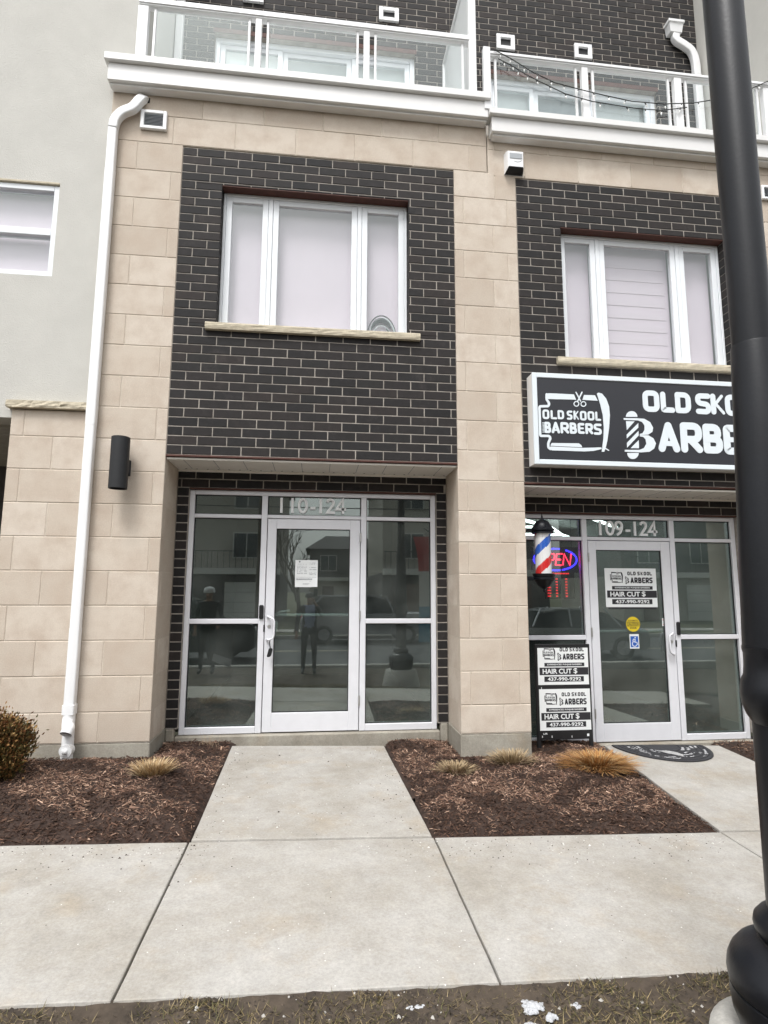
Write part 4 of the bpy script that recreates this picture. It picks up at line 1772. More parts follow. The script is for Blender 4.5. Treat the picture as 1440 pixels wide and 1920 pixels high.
# --- alarm siren box
al = thing('alarm_box', 'small white alarm box at the corner of the right brick panel', 'alarm', (3.36, 0, 5.8))
mb = MB()
P = []
for (y, x0, x1, z0, z1) in ((-.001, 3.275, 3.475, 5.79, 6.02), (-.05, 3.283, 3.467, 5.80, 6.018), (-.085, 3.292, 3.458, 5.815, 6.005), (-.092, 3.30, 3.45, 5.826, 5.99)):
    P += [(x0, y, z0), (x1, y, z0), (x1, y, z1), (x0, y, z1)]
Fs = [(i * 4 + k, i * 4 + (k + 1) % 4, i * 4 + 4 + (k + 1) % 4, i * 4 + 4 + k) for i in range(3) for k in (1, 2, 3)] + [(12, 13, 14, 15), (0, 3, 2, 1)]
mb.add(P, Fs)
mb.build('case', 'white_plastic', al)
mb = MB()
mb.add([(3.28, -.002, 5.794), (3.47, -.002, 5.794), (3.462, -.049, 5.804), (3.288, -.049, 5.804), (3.296, -.083, 5.8185), (3.454, -.083, 5.8185), (3.448, -.090, 5.829), (3.302, -.090, 5.829)],
       [(0, 1, 2, 3), (3, 2, 5, 4), (4, 5, 6, 7)])
mb.build('underside_grille', 'black_matte', al)
mb = MB()
mb.cbox(3.308, 3.442, -.0965, -.0915, 5.915, 5.978, .002)
mb.build('lens', 'grey_plastic', al)
mb = MB()
stroke_poly(mb, [(3.36, 5.885), (3.39, 5.878), (3.42, 5.886), (3.435, 5.898)], .006, -.0938, -.0915)
mb.build('badge', 'grey_plastic', al)

# --- cylinder wall lamp
wl = thing('wall_lamp', 'black cylinder wall lamp on the stone pier beside the downspout', 'lamp', (-.33, -.1, 2.3))
mb = MB()
cx, cy, rr, z0, z1 = -.352, -.150, .078, 2.315, 2.775
mb.lathe([(rr - .006, z0 + .05), (rr - .006, z0), (rr, z0), (rr, z1), (rr - .006, z1), (rr - .006, z1 - .05)], cx, cy, 32, cap=False)
mb.lathe([(0.001, z0 + .05), (rr - .006, z0 + .05)], cx, cy, 32, cap=False)
mb.lathe([(0.001, z1 - .05), (rr - .006, z1 - .05)], cx, cy, 32, cap=False)
auto_smooth(mb.build('shade', 'black_matte', wl), 50)
mb = MB()
mb.cbox(cx - .025, cx + .05, -.085, -.018, 2.475, 2.60, .006)
mb.build('arm', 'black_matte', wl)
mb = MB()
mb.cbox(cx - .055, cx + .055, -.0175, -.001, 2.455, 2.60, .006)
mb.build('back_plate', 'black_matte', wl)

# --- shop sign box
sg = thing('shop_sign', 'black sign box with white barber lettering and logo in a white frame', 'sign', (4.75, -.07, 2.65))
SX0, SX1, SZ0, SZ1, SY = 3.452, 6.06, 2.652, 3.560, -.15
mb = MB()
mb.box(SX0, SX1, SY + .012, -.004, SZ0, SZ1)
mb.build('cabinet', 'fascia', sg)
mb = MB()
mb.box(SX0 + .045, SX1 - .045, SY, SY + .0118, SZ0 + .045, SZ1 - .045)
mb.build('face', 'sign_black', sg)
mb = MB()
fw = .044
mb.cbox(SX0 - .004, SX0 + fw, SY - .010, SY + .018, SZ0 - .004, SZ1 + .004, .004)
mb.cbox(SX1 - fw, SX1 + .004, SY - .010, SY + .018, SZ0 - .004, SZ1 + .004, .004)
mb.cbox(SX0 + fw + .0003, SX1 - fw - .0003, SY - .010, SY + .018, SZ1 - fw, SZ1 + .004, .004)
mb.cbox(SX0 + fw + .0003, SX1 - fw - .0003, SY - .010, SY + .018, SZ0 - .004, SZ0 + fw, .004)
mb.build('frame', 'sign_white', sg)


def z1px(a, b):       # first close-up of the photo -> sign plane
    return px(990 + a / 7.579, 710 + b / 7.579, SY)


def z2px(a, b):       # second close-up
    return px(1150 + a / 5.76, 710 + b / 5.76, SY)


def boxed(fn, x0, x1, y0, y1):
    a = fn((x0 + x1) / 2 - (x1 - x0) / 2, (y0 + y1) / 2)[0]
    b = fn(x1, (y0 + y1) / 2)[0]
    t = fn((x0 + x1) / 2, y0)[1]
    u_ = fn((x0 + x1) / 2, y1)[1]
    return a, b, u_, t


def logo(mb, fn, y, th, sc, mi=0):
    """razor frame with scissors and the shop's name; fn maps close-up coordinates to the plane; sc = metres per close-up unit"""
    q = lambda L_: [fn(a, b) for a, b in L_]
    mb.poly(q([(262, 212), (300, 208), (650, 225), (682, 300), (285, 291), (262, 240)]), y - th, y, mi)
    mb.poly(q([(795, 232), (950, 238), (990, 315), (772, 303)]), y - th, y, mi)
    stroke_poly(mb, rounded(q([(264, 225), (262, 300), (300, 350), (290, 392), (160, 395), (172, 815), (300, 815), (318, 850), (286, 915), (288, 980), (318, 1000)]), 22 * sc, False, 4), 34 * sc, y - th - .0006, y, False, mi)
    mb.poly(q([(975, 215), (1000, 200), (1050, 215), (1110, 290), (1150, 400), (1160, 520), (1150, 700), (1125, 880), (1100, 990), (1080, 1040), (1045, 1040), (1055, 960), (1070, 850), (1075, 700), (1060, 520), (1025, 370)]), y - th - .0012, y, mi)
    mb.poly(q([(320, 945), (335, 915), (720, 920), (755, 945), (768, 976), (320, 955)]), y - th, y, mi)
    mb.poly(q([(316, 964), (770, 985), (1040, 978), (1046, 1000), (930, 1028), (800, 1035), (340, 1020), (318, 1005)]), y - th, y, mi)
    stroke_poly(mb, q([(1085, 985), (1112, 1000), (1145, 1020)]), 15 * sc, y - th, y, False, mi)
    stroke_poly(mb, q([(680, 195), (745, 320)]), 17 * sc, y - th - .0004, y, False, mi)
    stroke_poly(mb, q([(765, 195), (705, 320)]), 17 * sc, y - th - .0010, y, False, mi)
    for (cx_, cy_) in ((685, 360), (785, 362)):
        stroke_poly(mb, q([(cx_ + 34 * math.cos(t), cy_ + 34 * math.sin(t)) for t in np.linspace(0, 2 * math.pi, 19)[:-1]]), 13 * sc, y - th - .0016, y, True, mi)
    for ch, x0, x1, y0, y1 in (('O', 205, 300, 440, 575), ('L', 320, 410, 450, 578), ('D', 420, 510, 450, 578), ('S', 550, 630, 455, 585), ('K', 645, 722, 455, 585), ('O', 737, 830, 460, 595), ('O', 845, 940, 465, 595), ('L', 955, 1035, 470, 600)):
        glyph(mb, ch, *boxed(fn, x0, x1, y0, y1), 29 * sc, y, th, mi)
    for ch, x0, x1, y0, y1 in (('B', 232, 325, 615, 775), ('A', 333, 452, 615, 778), ('R', 460, 580, 620, 780), ('B', 590, 692, 625, 785), ('E', 705, 802, 630, 785), ('R', 813, 922, 635, 790), ('S', 932, 1045, 640, 800)):
        glyph(mb, ch, *boxed(fn, x0, x1, y0, y1), 36 * sc, y, th, mi)
    for k in range(8):
        stroke_poly(mb, q([(206, 628 + k * 19), (236, 628 + k * 19)]), 9 * sc, y - th - .002, y, False, mi)


def pole_b(mb, fn, y, th, mi=0):
    """the initial B drawn as a barber pole"""
    q = lambda L_: [fn(a, b) for a, b in L_]
    mb.poly(q([(196 + 62 * math.cos(t), 413 - 62 * math.sin(t)) for t in np.linspace(0, math.pi, 13)]), y - th, y, mi)
    mb.poly(q([(210 + 62 * math.cos(t), 803 + 66 * math.sin(t)) for t in np.linspace(0, math.pi, 13)]), y - th, y, mi)
    mb.poly(q([(110, 427), (250, 428), (330, 434), (395, 470), (427, 530), (420, 575), (375, 605), (285, 610), (285, 597), (315, 590), (335, 555), (335, 510), (310, 470), (265, 452), (112, 447)]), y - th - .0005, y, mi)
    mb.poly(q([(285, 612), (375, 613), (430, 645), (458, 700), (440, 755), (390, 790), (300, 797), (122, 790), (122, 770), (280, 770), (330, 750), (355, 705), (345, 655), (320, 630), (285, 625)]), y - th - .0010, y, mi)
    for s_ in ([(135, 460), (228, 462), (145, 555)], [(268, 480), (268, 530), (145, 645), (143, 605)], [(270, 565), (272, 615), (148, 745), (145, 695)], [(272, 665), (275, 752), (185, 752)]):
        mb.poly(q(s_), y - th, y, mi)


BIG = [('O', 315, 495, 128, 360), ('L', 508, 660, 143, 368), ('D', 665, 835, 148, 375), ('S', 885, 1050, 160, 385), ('K', 1050, 1200, 165, 390), ('O', 1205, 1385, 175, 405), ('O', 1405, 1585, 188, 420), ('L', 1605, 1760, 200, 432)]
BIG2 = [('A', 480, 712, 470, 795), ('R', 724, 958, 475, 802), ('B', 968, 1178, 490, 810), ('E', 1188, 1360, 500, 822), ('R', 1385, 1610, 512, 838), ('S', 1625, 1830, 525, 852)]
mb = MB()
sc1 = (z1px(1000, 600)[0] - z1px(200, 600)[0]) / 800
logo(mb, z1px, SY, .004, sc1)
mb.build('logo', 'sign_white', sg)
mb = MB()
pole_b(mb, z2px, SY, .004)
mb.build('pole_initial', 'sign_white', sg)
sc2 = (z2px(1300, 500)[0] - z2px(300, 500)[0]) / 1000
for (ch, a, b, c, d) in BIG:
    mb = MB()
    glyph(mb, ch, *boxed(z2px, a, b, c, d), 56 * sc2, SY, .004)
    mb.build('letter', 'sign_white', sg)
for (ch, a, b, c, d) in BIG2:
    mb = MB()
    glyph(mb, ch, *boxed(z2px, a, b, c, d), 74 * sc2, SY, .004)
    mb.build('letter', 'sign_white', sg)


# --- posters
def poster(root, x0, z1, wd, ht, y, crop=0.0, name='poster'):
    """white printed sheet; returns the sheet object. crop hides the top strip under the next sheet"""
    U = lambda u_: x0 + wd * u_
    V_ = lambda v_: z1 - ht * v_
    mb = MB()
    mb.box(x0, x0 + wd, y, y + .0015, z1 - ht, z1 - ht * crop)
    sh = mb.build(name, 'paper', root)
    k = MB()
    yy = y - .0008
    th = .0006
    # logo: rescale close-up coordinates into the sheet
    fn = lambda a, b: (U(.10 + (a - 140) / 1020 * .25), V_(.09 + (b - 190) / 850 * .29))
    logo(k, fn, yy + th, th, wd * .25 / 1020)
    fb = lambda a, b: (U(.385 + (a - 110) / 350 * .085), V_(.21 + (b - 350) / 520 * .20))
    pole_b(k, fb, yy + th, th)
    if crop < .1:
        xs_ = [.44, .50, .555, .635, .70, .76, .82, .875]
        for ch, u_ in zip('OLDSKOOL', xs_):
            glyph(k, ch, U(u_), U(u_ + .048), V_(.18), V_(.085), .010 * wd / .58, yy + th, th)
    else:
        xs_ = [.44, .50, .555, .635, .70, .76, .82, .875]
        for ch, u_ in zip('OLDSKOOL', xs_):
            glyph(k, ch, U(u_), U(u_ + .048), V_(.18), V_(crop + .02), .010 * wd / .58, yy + th, th)
    for ch, u_ in zip('ARBERS', (.495, .57, .645, .72, .79, .862)):
        glyph(k, ch, U(u_), U(u_ + .066), V_(.385), V_(.235), .015 * wd / .58, yy + th, th)
    for (a, b, c, d) in ((.13, .92, .46, .55), (.03, .995, .575, .76), (.12, .90, .795, .925)):
        k.box(U(a), U(b), yy, yy + .0006, V_(d), V_(c))
    k.build('printed_ink', 'ink', sh)
    k = MB()
    y2 = yy - .0007
    text_mesh(k, 'EXPERIENCED PUNJABI BARBERS', U(.185), U(.865), V_(.530), V_(.482), y2, .018)
    text_mesh(k, 'HAIR CUT', U(.09), U(.665), V_(.730), V_(.605), y2, .026)
    text_mesh(k, '$', U(.70), U(.775), V_(.742), V_(.592), y2, .012)
    text_mesh(k, '437-990-9292', U(.185), U(.845), V_(.905), V_(.815), y2, .022)
    k.build('printed_lettering', 'paper', sh)
    return sh


# poster on the barber's door
po = thing('poster', 'white haircut poster taped inside the barber shop door', 'poster', (4.77, .571, 1.3))
poster(po, 4.478, 1.690, .588, .415, .5690, name='sheet')
k = MB()
k.box(4.505, 5.05, .5695, .5705, 1.255, 1.2745)
k.build('tape', 'ink', po)

# A-frame with two posters
fr_ = thing('sandwich_board', 'black framed stand with two stacked haircut posters beside the barber door', 'sign stand', (3.76, .2, g(3.76, .2)))
AX0, AX1, AY = 3.525, 4.085, .20
for x in (AX0 + .018, AX1 - .018):
    mb = MB()
    zg = g(x, AY)
    mb.cbox(x - .018, x + .018, AY - .012, AY + .012, zg - .02, .925, .003)
    mb.build('upright', 'black_plastic', fr_)
mb = MB()
mb.cbox(AX0 + .037, AX1 - .037, AY - .010, AY + .010, .895, .925, .003)
mb.cbox(AX0 + .037, AX1 - .037, AY - .010, AY + .010, .03, .055, .003)
mb.build('crossbar', 'black_plastic', fr_)
mb = MB()
mb.box(AX0 + .012, AX1 - .012, AY - .0155, AY - .0125, .030, .905)
mb.build('backing_sheet', 'black_plastic', fr_)
poster(fr_, AX0 + .022, .925, .515, .385, AY - .0172, crop=.09, name='upper_poster')
poster(fr_, AX0 + .026, .500, .515, .385, AY - .0172, crop=0.0, name='lower_poster')
k = MB()
for (x, z, h) in ((AX0 + .05, .50, .02), (AX0 + .045, .05, .018), (AX0 + .14, .048, .02), (AX0 + .34, .045, .02), (AX1 - .055, .055, .024)):
    k.box(x, x + .005, AY - .0166, AY - .0156, z, z + h)
k.cbox(AX1 - .065, AX1 - .042, AY - .0168, AY - .0156, .055, .078, .0003)
text_mesh(k, 'UR', AX0 + .055, AX0 + .10, .078, .094, AY - .0164, .02)
k.build('tape', 'paper', fr_)

# round caution decal, wheelchair decal, small sticker
ca = thing('decal', 'round yellow caution decal on the barber shop door glass', 'decal', (4.77, .57, 1.0))
mb = MB()
mb.tube([(4.772, .5705, 1.094), (4.772, .5690, 1.094)], .079, 32)
mb.build('disc', 'decal_yellow', ca)
k = MB()
k.box(4.698, 4.846, .5680, .5688, 1.113, 1.1185)
k.box(4.698, 4.846, .5680, .5688, 1.073, 1.0785)
text_mesh(k, 'AUTOMATIC', 4.712, 4.832, 1.124, 1.141, .5683, .03)
text_mesh(k, 'CAUTION', 4.700, 4.844, 1.0815, 1.110, .5683, .03)
text_mesh(k, 'DOOR', 4.735, 4.810, 1.045, 1.066, .5683, .03)
k.build('printed_lettering', 'ink', ca)
wd_ = thing('decal', 'blue and white wheelchair decal below the yellow decal', 'decal', (4.77, .57, .85))
(xa, za), (xb, zb) = px(1180, 1189, .57), px(1199, 1216, .57)
mb = MB()
mb.box(xa, xb, .5692, .5705, zb, za)
mb.build('sheet', 'paper', wd_)
mb = MB()
mb.box(xa + .009, xb - .009, .5684, .5690, zb + .014, za - .022)
mb.build('blue_field', 'decal_blue', wd_)
k = MB()
cxm, czm = (xa + xb) / 2, (za + zb) / 2 - .004
yk = .5676
stroke_poly(k, [(cxm + .026 * math.cos(t), czm - .022 + .026 * math.sin(t)) for t in np.linspace(R(100), R(340), 14)], .007, yk, yk + .0006)
stroke_poly(k, [(cxm - .020, czm + .010), (cxm - .008, czm + .028), (cxm + .010, czm + .022)], .007, yk - .0003, yk + .0006)
stroke_poly(k, [(cxm + .008, czm + .022), (cxm + .004, czm - .004), (cxm + .026, czm - .006), (cxm + .034, czm - .030)], .008, yk - .0006, yk + .0006)
k.tube([(cxm + .010, yk, czm + .042), (cxm + .010, yk + .0006, czm + .042)], .008, 14)
k.build('printed_lettering', 'paper', wd_)
stk = thing('decal', 'small white sticker at the right edge of the barber door glass', 'decal', (5.08, .57, 1.1))
(xa, za), (xb, zb) = px(1241, 1159, .57), px(1251, 1174, .57)
mb = MB()
mb.box(xa, xb, .5692, .5705, zb, za)
mb.build('sheet', 'paper', stk)
mb = MB()
mb.box(xa + .006, xb - .006, .5684, .5690, za - .022, za - .016)
mb.box(xa + .006, xb - .006, .5684, .5690, zb + .012, zb + .018)
mb.cbox((xa + xb) / 2 - .009, (xa + xb) / 2 + .009, .5684, .5690, (za + zb) / 2 - .012, (za + zb) / 2 + .01, .0002)
mb.build('printed_ink', 'pole_red', stk)

# notice on the vacant door
nz = thing('notice', 'white printed notice taped to the vacant entrance door glass', 'notice', (1.29, .57, 1.47))
(xa, za), (xb, zb) = px(554, 1050, .571), px(595, 1101, .571)
mb = MB()
nn_ = 8
P = []
for j in range(nn_ + 1):
    for i in range(nn_ + 1):
        u_, v_ = i / nn_, j / nn_
        curl = .012 * max(0, u_ - .6) * max(0, v_ - .6) * 6
        P.append((xa + (xb - xa) * u_, .5700 - curl, za + (zb - za) * v_ + (.25 * curl)))
mb.add(P, [(j * 9 + i, j * 9 + i + 1, j * 9 + i + 10, j * 9 + i + 9) for j in range(nn_) for i in range(nn_)])
sh = mb.build('sheet', 'paper', nz)
k = MB()
W_, H_ = xb - xa, za - zb


def dash(u0, u1, v, h, dens=.8):
    u_ = u0
    while u_ < u1:
        l_ = random.uniform(.012, .045)
        if random.random() < dens:
            k.box(xa + W_ * u_, xa + W_ * min(u_ + l_, u1), .5685, .5692, za - H_ * (v + h), za - H_ * v)
        u_ += l_ + .012


for v in (.145, .22, .27, .325, .375, .42, .475, .49):
    dash(.08, .52, v, .012, .75)
for v in (.10, .14, .26, .27, .34, .35, .46, .50, .53):
    dash(.62, .95, v, .014, .7)
dash(.05, .95, .63, .010, .95)
dash(.05, .95, .685, .03, .98)
dash(.05, .95, .72, .012, .98)
for (a, b, v) in ((.2, .35, .78), (.65, .9, .78), (.35, .65, .86), (.35, .6, .89)):
    dash(a, b, v, .012, .8)
k.tube([(xa + W_ * .19, .5692, za - H_ * .06), (xa + W_ * .19, .5686, za - H_ * .06)], .009, 10)
k.build('printed_ink', 'ink_grey', sh)

# key fob hanging from the pull handle
kf = thing('key_fob', 'black key fob hanging from the vacant door handle', 'key fob', (.97, .49, .8))
mb = MB()
mb.tube([(.953, .494, .965), (.950, .485, .93), (.957, .49, .885), (.955, .49, .88)], .005, 6)
mb.build('loop', 'black_plastic', kf)
mb = MB()
pts_ = rounded([(.925, .792), (.965, .797), (.985, .875), (.945, .882)], .018, True, 4)
mb.poly(pts_, .478, .498)
mb.build('fob', 'black_plastic', kf)

# --- barber pole
bp_ = thing('barber_pole', 'striped barber pole bracketed to the stone pier beside the shop window', 'barber pole', (3.655, .2, 1.45))
bx, by = 3.645, .20
mb = MB()
N1, N2 = 48, 40
r_c, zc0, zc1 = .080, 1.615, 2.015
P = [(bx + r_c * math.cos(2 * math.pi * k_ / N1), by + r_c * math.sin(2 * math.pi * k_ / N1), zc0 + (zc1 - zc0) * j / N2) for j in range(N2 + 1) for k_ in range(N1)]
for j in range(N2):
    for k_ in range(N1):
        k2 = (k_ + 1) % N1
        ang = (k_ / N1 - (zc0 + (zc1 - zc0) * (j + .5) / N2 - zc0) / .42 + .598) % 1.0
        # white, red, white, blue round the helix
        mi = 1 if ang < .22 else (0 if ang < .5 else (2 if ang < .72 else 0))

        mb.f.append((j * N1 + k_, j * N1 + k2, (j + 1) * N1 + k2, (j + 1) * N1 + k_))
        mb.m.append(mi)
mb.v = P
mb.build('striped_cylinder', None, bp_, smooth=True, mats=['pole_white', 'pole_red', 'pole_blue'])
mb = MB()
mb.lathe([(.092, zc0), (.092, zc1)], bx, by, 32, cap=False)
mb.build('glass_tube', 'pole_glass', bp_, smooth=True)
mb = MB()
mb.lathe([(.085, 2.016), (.108, 2.016), (.108, 2.03), (.100, 2.036), (.118, 2.045), (.118, 2.058), (.095, 2.075), (.082, 2.105), (.062, 2.135), (.035, 2.15), (.018, 2.155), (.018, 2.165), (.010, 2.175), (.004, 2.215), (.001, 2.22)], bx, by, 24)
for k_ in range(8):
    a = 2 * math.pi * k_ / 8
    mb.tube([(bx + .112 * math.cos(a), by + .112 * math.sin(a), 2.052), (bx + .09 * math.cos(a), by + .09 * math.sin(a), 2.09), (bx + .05 * math.cos(a), by + .05 * math.sin(a), 2.145)], .007, 6)
auto_smooth(mb.build('top_cap', 'black_paint', bp_), 45)
mb = MB()
mb.lathe([(.001, 1.428), (.008, 1.432), (.012, 1.445), (.010, 1.458), (.028, 1.47), (.06, 1.495), (.092, 1.54), (.098, 1.553), (.108, 1.556), (.108, 1.575), (.100, 1.58), (.108, 1.59), (.108, 1.614)], bx, by, 24)
auto_smooth(mb.build('bottom_cap', 'black_paint', bp_), 45)
for z in (2.05, 1.565):
    mb = MB()
    mb.cbox(3.403, bx - .10, by - .015, by + .015, z - .018, z + .018, .004)
    mb.cbox(3.4005, 3.409, by - .04, by + .04, z - .05, z + .05, .002)
    mb.build('bracket', 'black_paint', bp_)

# --- neon OPEN sign and LED hours inside the shop window
op = thing('open_sign', 'lit red and blue neon open sign behind the barber pole', 'neon sign', (4.02, .70, 1.65))
ox, oz, oy = 3.985, 1.785, .70
mb = MB()
for (a0, a1) in ((-72, 60), (78, 282)):
    mb.tube([(ox + .245 * math.cos(R(t)), oy, oz + .118 * math.sin(R(t))) for t in np.linspace(a0, a1, 26)], .0085, 8)
mb.build('oval_tube', 'neon_blue', op, smooth=True)
for ch, a, b in (('O', -.18, -.105), ('P', -.085, -.015), ('E', .005, .07), ('N', .09, .17)):
    mb = MB()
    h = .062
    sh_ = .018
    S_ = lambda u_, v_: (ox + a + (b - a) * u_ + sh_ * (v_ - .5), oy - .01, oz - h + 2 * h * v_)
    paths = {'O': [[(.5 + .5 * math.cos(t), .5 + .5 * math.sin(t)) for t in np.linspace(0, 2 * math.pi, 18)]],
             'P': [[(0, 0), (0, 1), (.8, 1), (1, .85), (1, .6), (.8, .45), (0, .45)]],
             'E': [[(1, 1), (0, 1), (0, 0), (1, 0)], [(0, .5), (.85, .5)]],
             'N': [[(0, 0), (0, 1), (1, 0), (1, 1)]]}[ch]
    for pth in paths:
        mb.tube([S_(*p_) for p_ in pth], .008, 8)
    mb.build('letter_tube', 'neon_red', op)
mb = MB()
mb.box(ox - .27, ox + .27, oy + .02, oy + .026, oz - .14, oz + .14)
mb.build('backing', 'dark_void', op)
mb = MB()
for x in (-.2, .2):
    mb.tube([(ox + x, oy + .022, oz + .14), (ox + x, oy + .022, 2.4)], .002, 4)
mb.build('hanging_wire', 'wire_dark', op)
hr = thing('hours_sign', 'panel of small red LED opening hours below the neon sign', 'led sign', (4.03, .70, 1.35))
mb = MB()
mb.box(3.86, 4.20, .712, .718, 1.36, 1.655)
mb.build('panel', 'dark_void', hr)
mb = MB()
for i in range(8):
    z = 1.640 - (i > 0) * .028 - i * .031
    cols = ((3.945, 4.14),) if i == 0 else ((3.89, 3.93), (3.985, 4.008), (4.095, 4.118))
    for (a, b) in cols:
        x = a
        while x < b:
            l_ = random.uniform(.006, .014)
            mb.box(x, min(x + l_, b), .7095, .7115, z - .014, z)
            x += l_ + .004
mb.build('led_text', 'led_red', hr)

# dark arcs seen at the foot of the upper window, built as looped tubes
co = thing('loop_coil', 'dark looped hose standing behind the upper window at its right corner', 'arcs', (2.0, .19, 3.97))
cx_, cz_ = 2.005, 4.075
for (rx, rz, dx_, a0, a1, rad, mat) in ((.150, .135, 0, -10, 190, .007, 'wire_dark'), (.118, .108, -.005, 35, 150, .026, 'black_plastic'), (.135, .120, .005, -10, 190, .010, 'screen_white'), (.082, .070, .005, -10, 60, .013, 'black_plastic'), (.10, .075, .0, 0, 180, .006, 'screen_white')):
    mb = MB()
    tt = np.linspace(a0, a1, 22)
    mb.tube([(cx_ + dx_ + rx * math.cos(R(t)), .195, cz_ - .09 + rz * 1.85 * math.sin(R(t))) for t in tt], [rad * (.35 + .65 * math.sin(math.pi * i / 21)) for i in range(22)], 8)
    mb.build('loop', mat, co, smooth=True)

# ================================================================== THINGS ON THE GROUND
def tinted(name, V, Fs, cols, mat, parent=None, smooth=False):
    """mesh with a per-face colour attribute"""
    me = bpy.data.meshes.new(name)
    off = np.array(origin_of(parent)[:])
    me.from_pydata((np.asarray(V) - off).tolist(), [], Fs)
    at = me.attributes.new('tint', 'FLOAT_COLOR', 'FACE')
    c4 = np.ones((len(Fs), 4), dtype=np.float32)
    c4[:, :3] = cols
    at.data.foreach_set('color', c4.ravel())
    me.materials.append(MATS[mat])
    me.update()
    o = bpy.data.objects.new(name, me)
    COL.objects.link(o)
    if parent is not None:
        o.parent = parent
    return o


def inside(poly_, x, y):
    c = False
    n = len(poly_)
    for i in range(n):
        x1, y1 = poly_[i]
        x2, y2 = poly_[(i + 1) % n]
        if (y1 > y) != (y2 > y) and x < (x2 - x1) * (y - y1) / (y2 - y1) + x1:
            c = not c
    return c


def edge_dist(poly_, x, y):
    d = 9
    n = len(poly_)
    for i in range(n):
        a, b = np.array(poly_[i]), np.array(poly_[(i + 1) % n])
        t = np.clip(np.dot((x - a[0], y - a[1]), b - a) / np.dot(b - a, b - a), 0, 1)
        q_ = a + t * (b - a)
        d = min(d, math.hypot(x - q_[0], y - q_[1]))
    return d


def bed_h(poly_, x, y, amp):
    """mulch level: low at the paving, mounded inside"""
    e_ = min(edge_dist(poly_, x, y) / .35, 1.0)
    return g(x, y) - .012 + amp * e_ * (1.1 + .5 * noise2(x, y, 1.1, 4)) + .012 * noise2(x, y, 5.5, 9)


BEDS = [
    ('left', [(-2.6, -1.615), (.665, -1.615), (.628, .52), (.01, .52), (.01, -.0), (-2.6, -.0)], .075, 21000),
    ('middle', [(2.16, -1.615), (4.04, -1.615), (4.245, .30), (4.25, .54), (3.405, .54), (3.405, 0), (2.725, 0), (2.725, .54), (2.095, .54)], .07, 24000),
    ('right', [(5.435, -1.615), (7.0, -1.615), (7.0, 0), (6.13, 0), (6.13, .54), (5.535, .54)], .06, 3500),
]
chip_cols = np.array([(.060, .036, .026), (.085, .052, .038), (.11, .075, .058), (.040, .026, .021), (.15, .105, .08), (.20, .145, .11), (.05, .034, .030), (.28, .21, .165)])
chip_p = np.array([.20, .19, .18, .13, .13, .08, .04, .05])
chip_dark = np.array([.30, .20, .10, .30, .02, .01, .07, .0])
for (nm, poly_, amp, nchips) in BEDS:
    V, Fs, cols = [], [], []
    xs_ = [p[0] for p in poly_]
    ys_ = [p[1] for p in poly_]
    st_ = .045
    gx = np.arange(max(min(xs_), -1.9), min(max(xs_), 6.6) + st_, st_)
    gy = np.arange(min(ys_), max(ys_) + st_, st_)
    idx = {}
    for i, x in enumerate(gx):
        for j, y in enumerate(gy):
            if inside(poly_, x, y) or edge_dist(poly_, x, y) < st_:
                idx[(i, j)] = len(V)
                V.append((x, y, bed_h(poly_, x, y, amp) if inside(poly_, x, y) else g(x, y) - .03))
    for (i, j) in list(idx):
        if all(k_ in idx for k_ in ((i + 1, j), (i + 1, j + 1), (i, j + 1))):
            Fs.append((idx[(i, j)], idx[(i + 1, j)], idx[(i + 1, j + 1)], idx[(i, j + 1)]))
            c = .6 + .5 * random.random()
            cols.append((.052 * c, .034 * c, .027 * c))
    # chips: short tapered splinters tipped at all angles
    made = 0
    x0, x1, y0, y1 = max(min(xs_), -1.7), min(max(xs_), 6.5), min(ys_), max(ys_)
    while made < nchips:
        x, y = random.uniform(x0, x1), random.uniform(y0, y1)
        if not inside(poly_, x, y):
            continue
        ed = edge_dist(poly_, x, y)
        if ed < .012 and random.random() < .6:
            continue
        made += 1
        L_ = random.uniform(.008, .040) * (1.9 if random.random() < .06 else 1)
        wd_c = L_ * random.uniform(.14, .34)
        az, el = random.uniform(0, 6.283), random.gauss(0, .35)
        ca_, sa_ = math.cos(az), math.sin(az)
        roll = random.gauss(0, .5)
        d = np.array([ca_ * math.cos(el), sa_ * math.cos(el), math.sin(el)])
        s_ = np.array([-sa_ * math.cos(roll), ca_ * math.cos(roll), math.sin(roll)])
        n_ = np.cross(d, s_)
        c0 = np.array([x, y, bed_h(poly_, x, y, amp) + random.uniform(.000, .014)])
        t_ = random.uniform(.002, .005)
        o_ = len(V)
        k1, k2 = random.uniform(.3, 1), random.uniform(.2, .9)
        for (a, b) in ((-.5, -.5 * k1), (-.5, .5 * k1), (.5, .5 * k2), (.5, -.5 * k2)):
            V.append(tuple(c0 + d * L_ * a + s_ * wd_c * b))
        V.append(tuple(c0 + n_ * t_ + d * L_ * .05))
        bright = noise2(x, y, 2.4, 6) + .6 * noise2(x, y, 6.0, 1) > -.15 and not (ed < .22 and y < -1.2 and random.random() < .8)  # clusters of paler coloured chips; mostly the dark mix along the front rim
        base = np.array((1.06, .97, .91)) * chip_cols[rng.choice(len(chip_cols), p=chip_p if bright else chip_dark)] * (1.75 if bright else .95)
        c = random.uniform(.75, 1.25)
        for f_ in ((0, 1, 4), (1, 2, 4), (2, 3, 4), (3, 0, 4)):
            Fs.append(tuple(o_ + q_ for q_ in f_))
            cols.append(base * c)
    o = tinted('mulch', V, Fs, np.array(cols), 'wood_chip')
    o['kind'] = 'stuff'

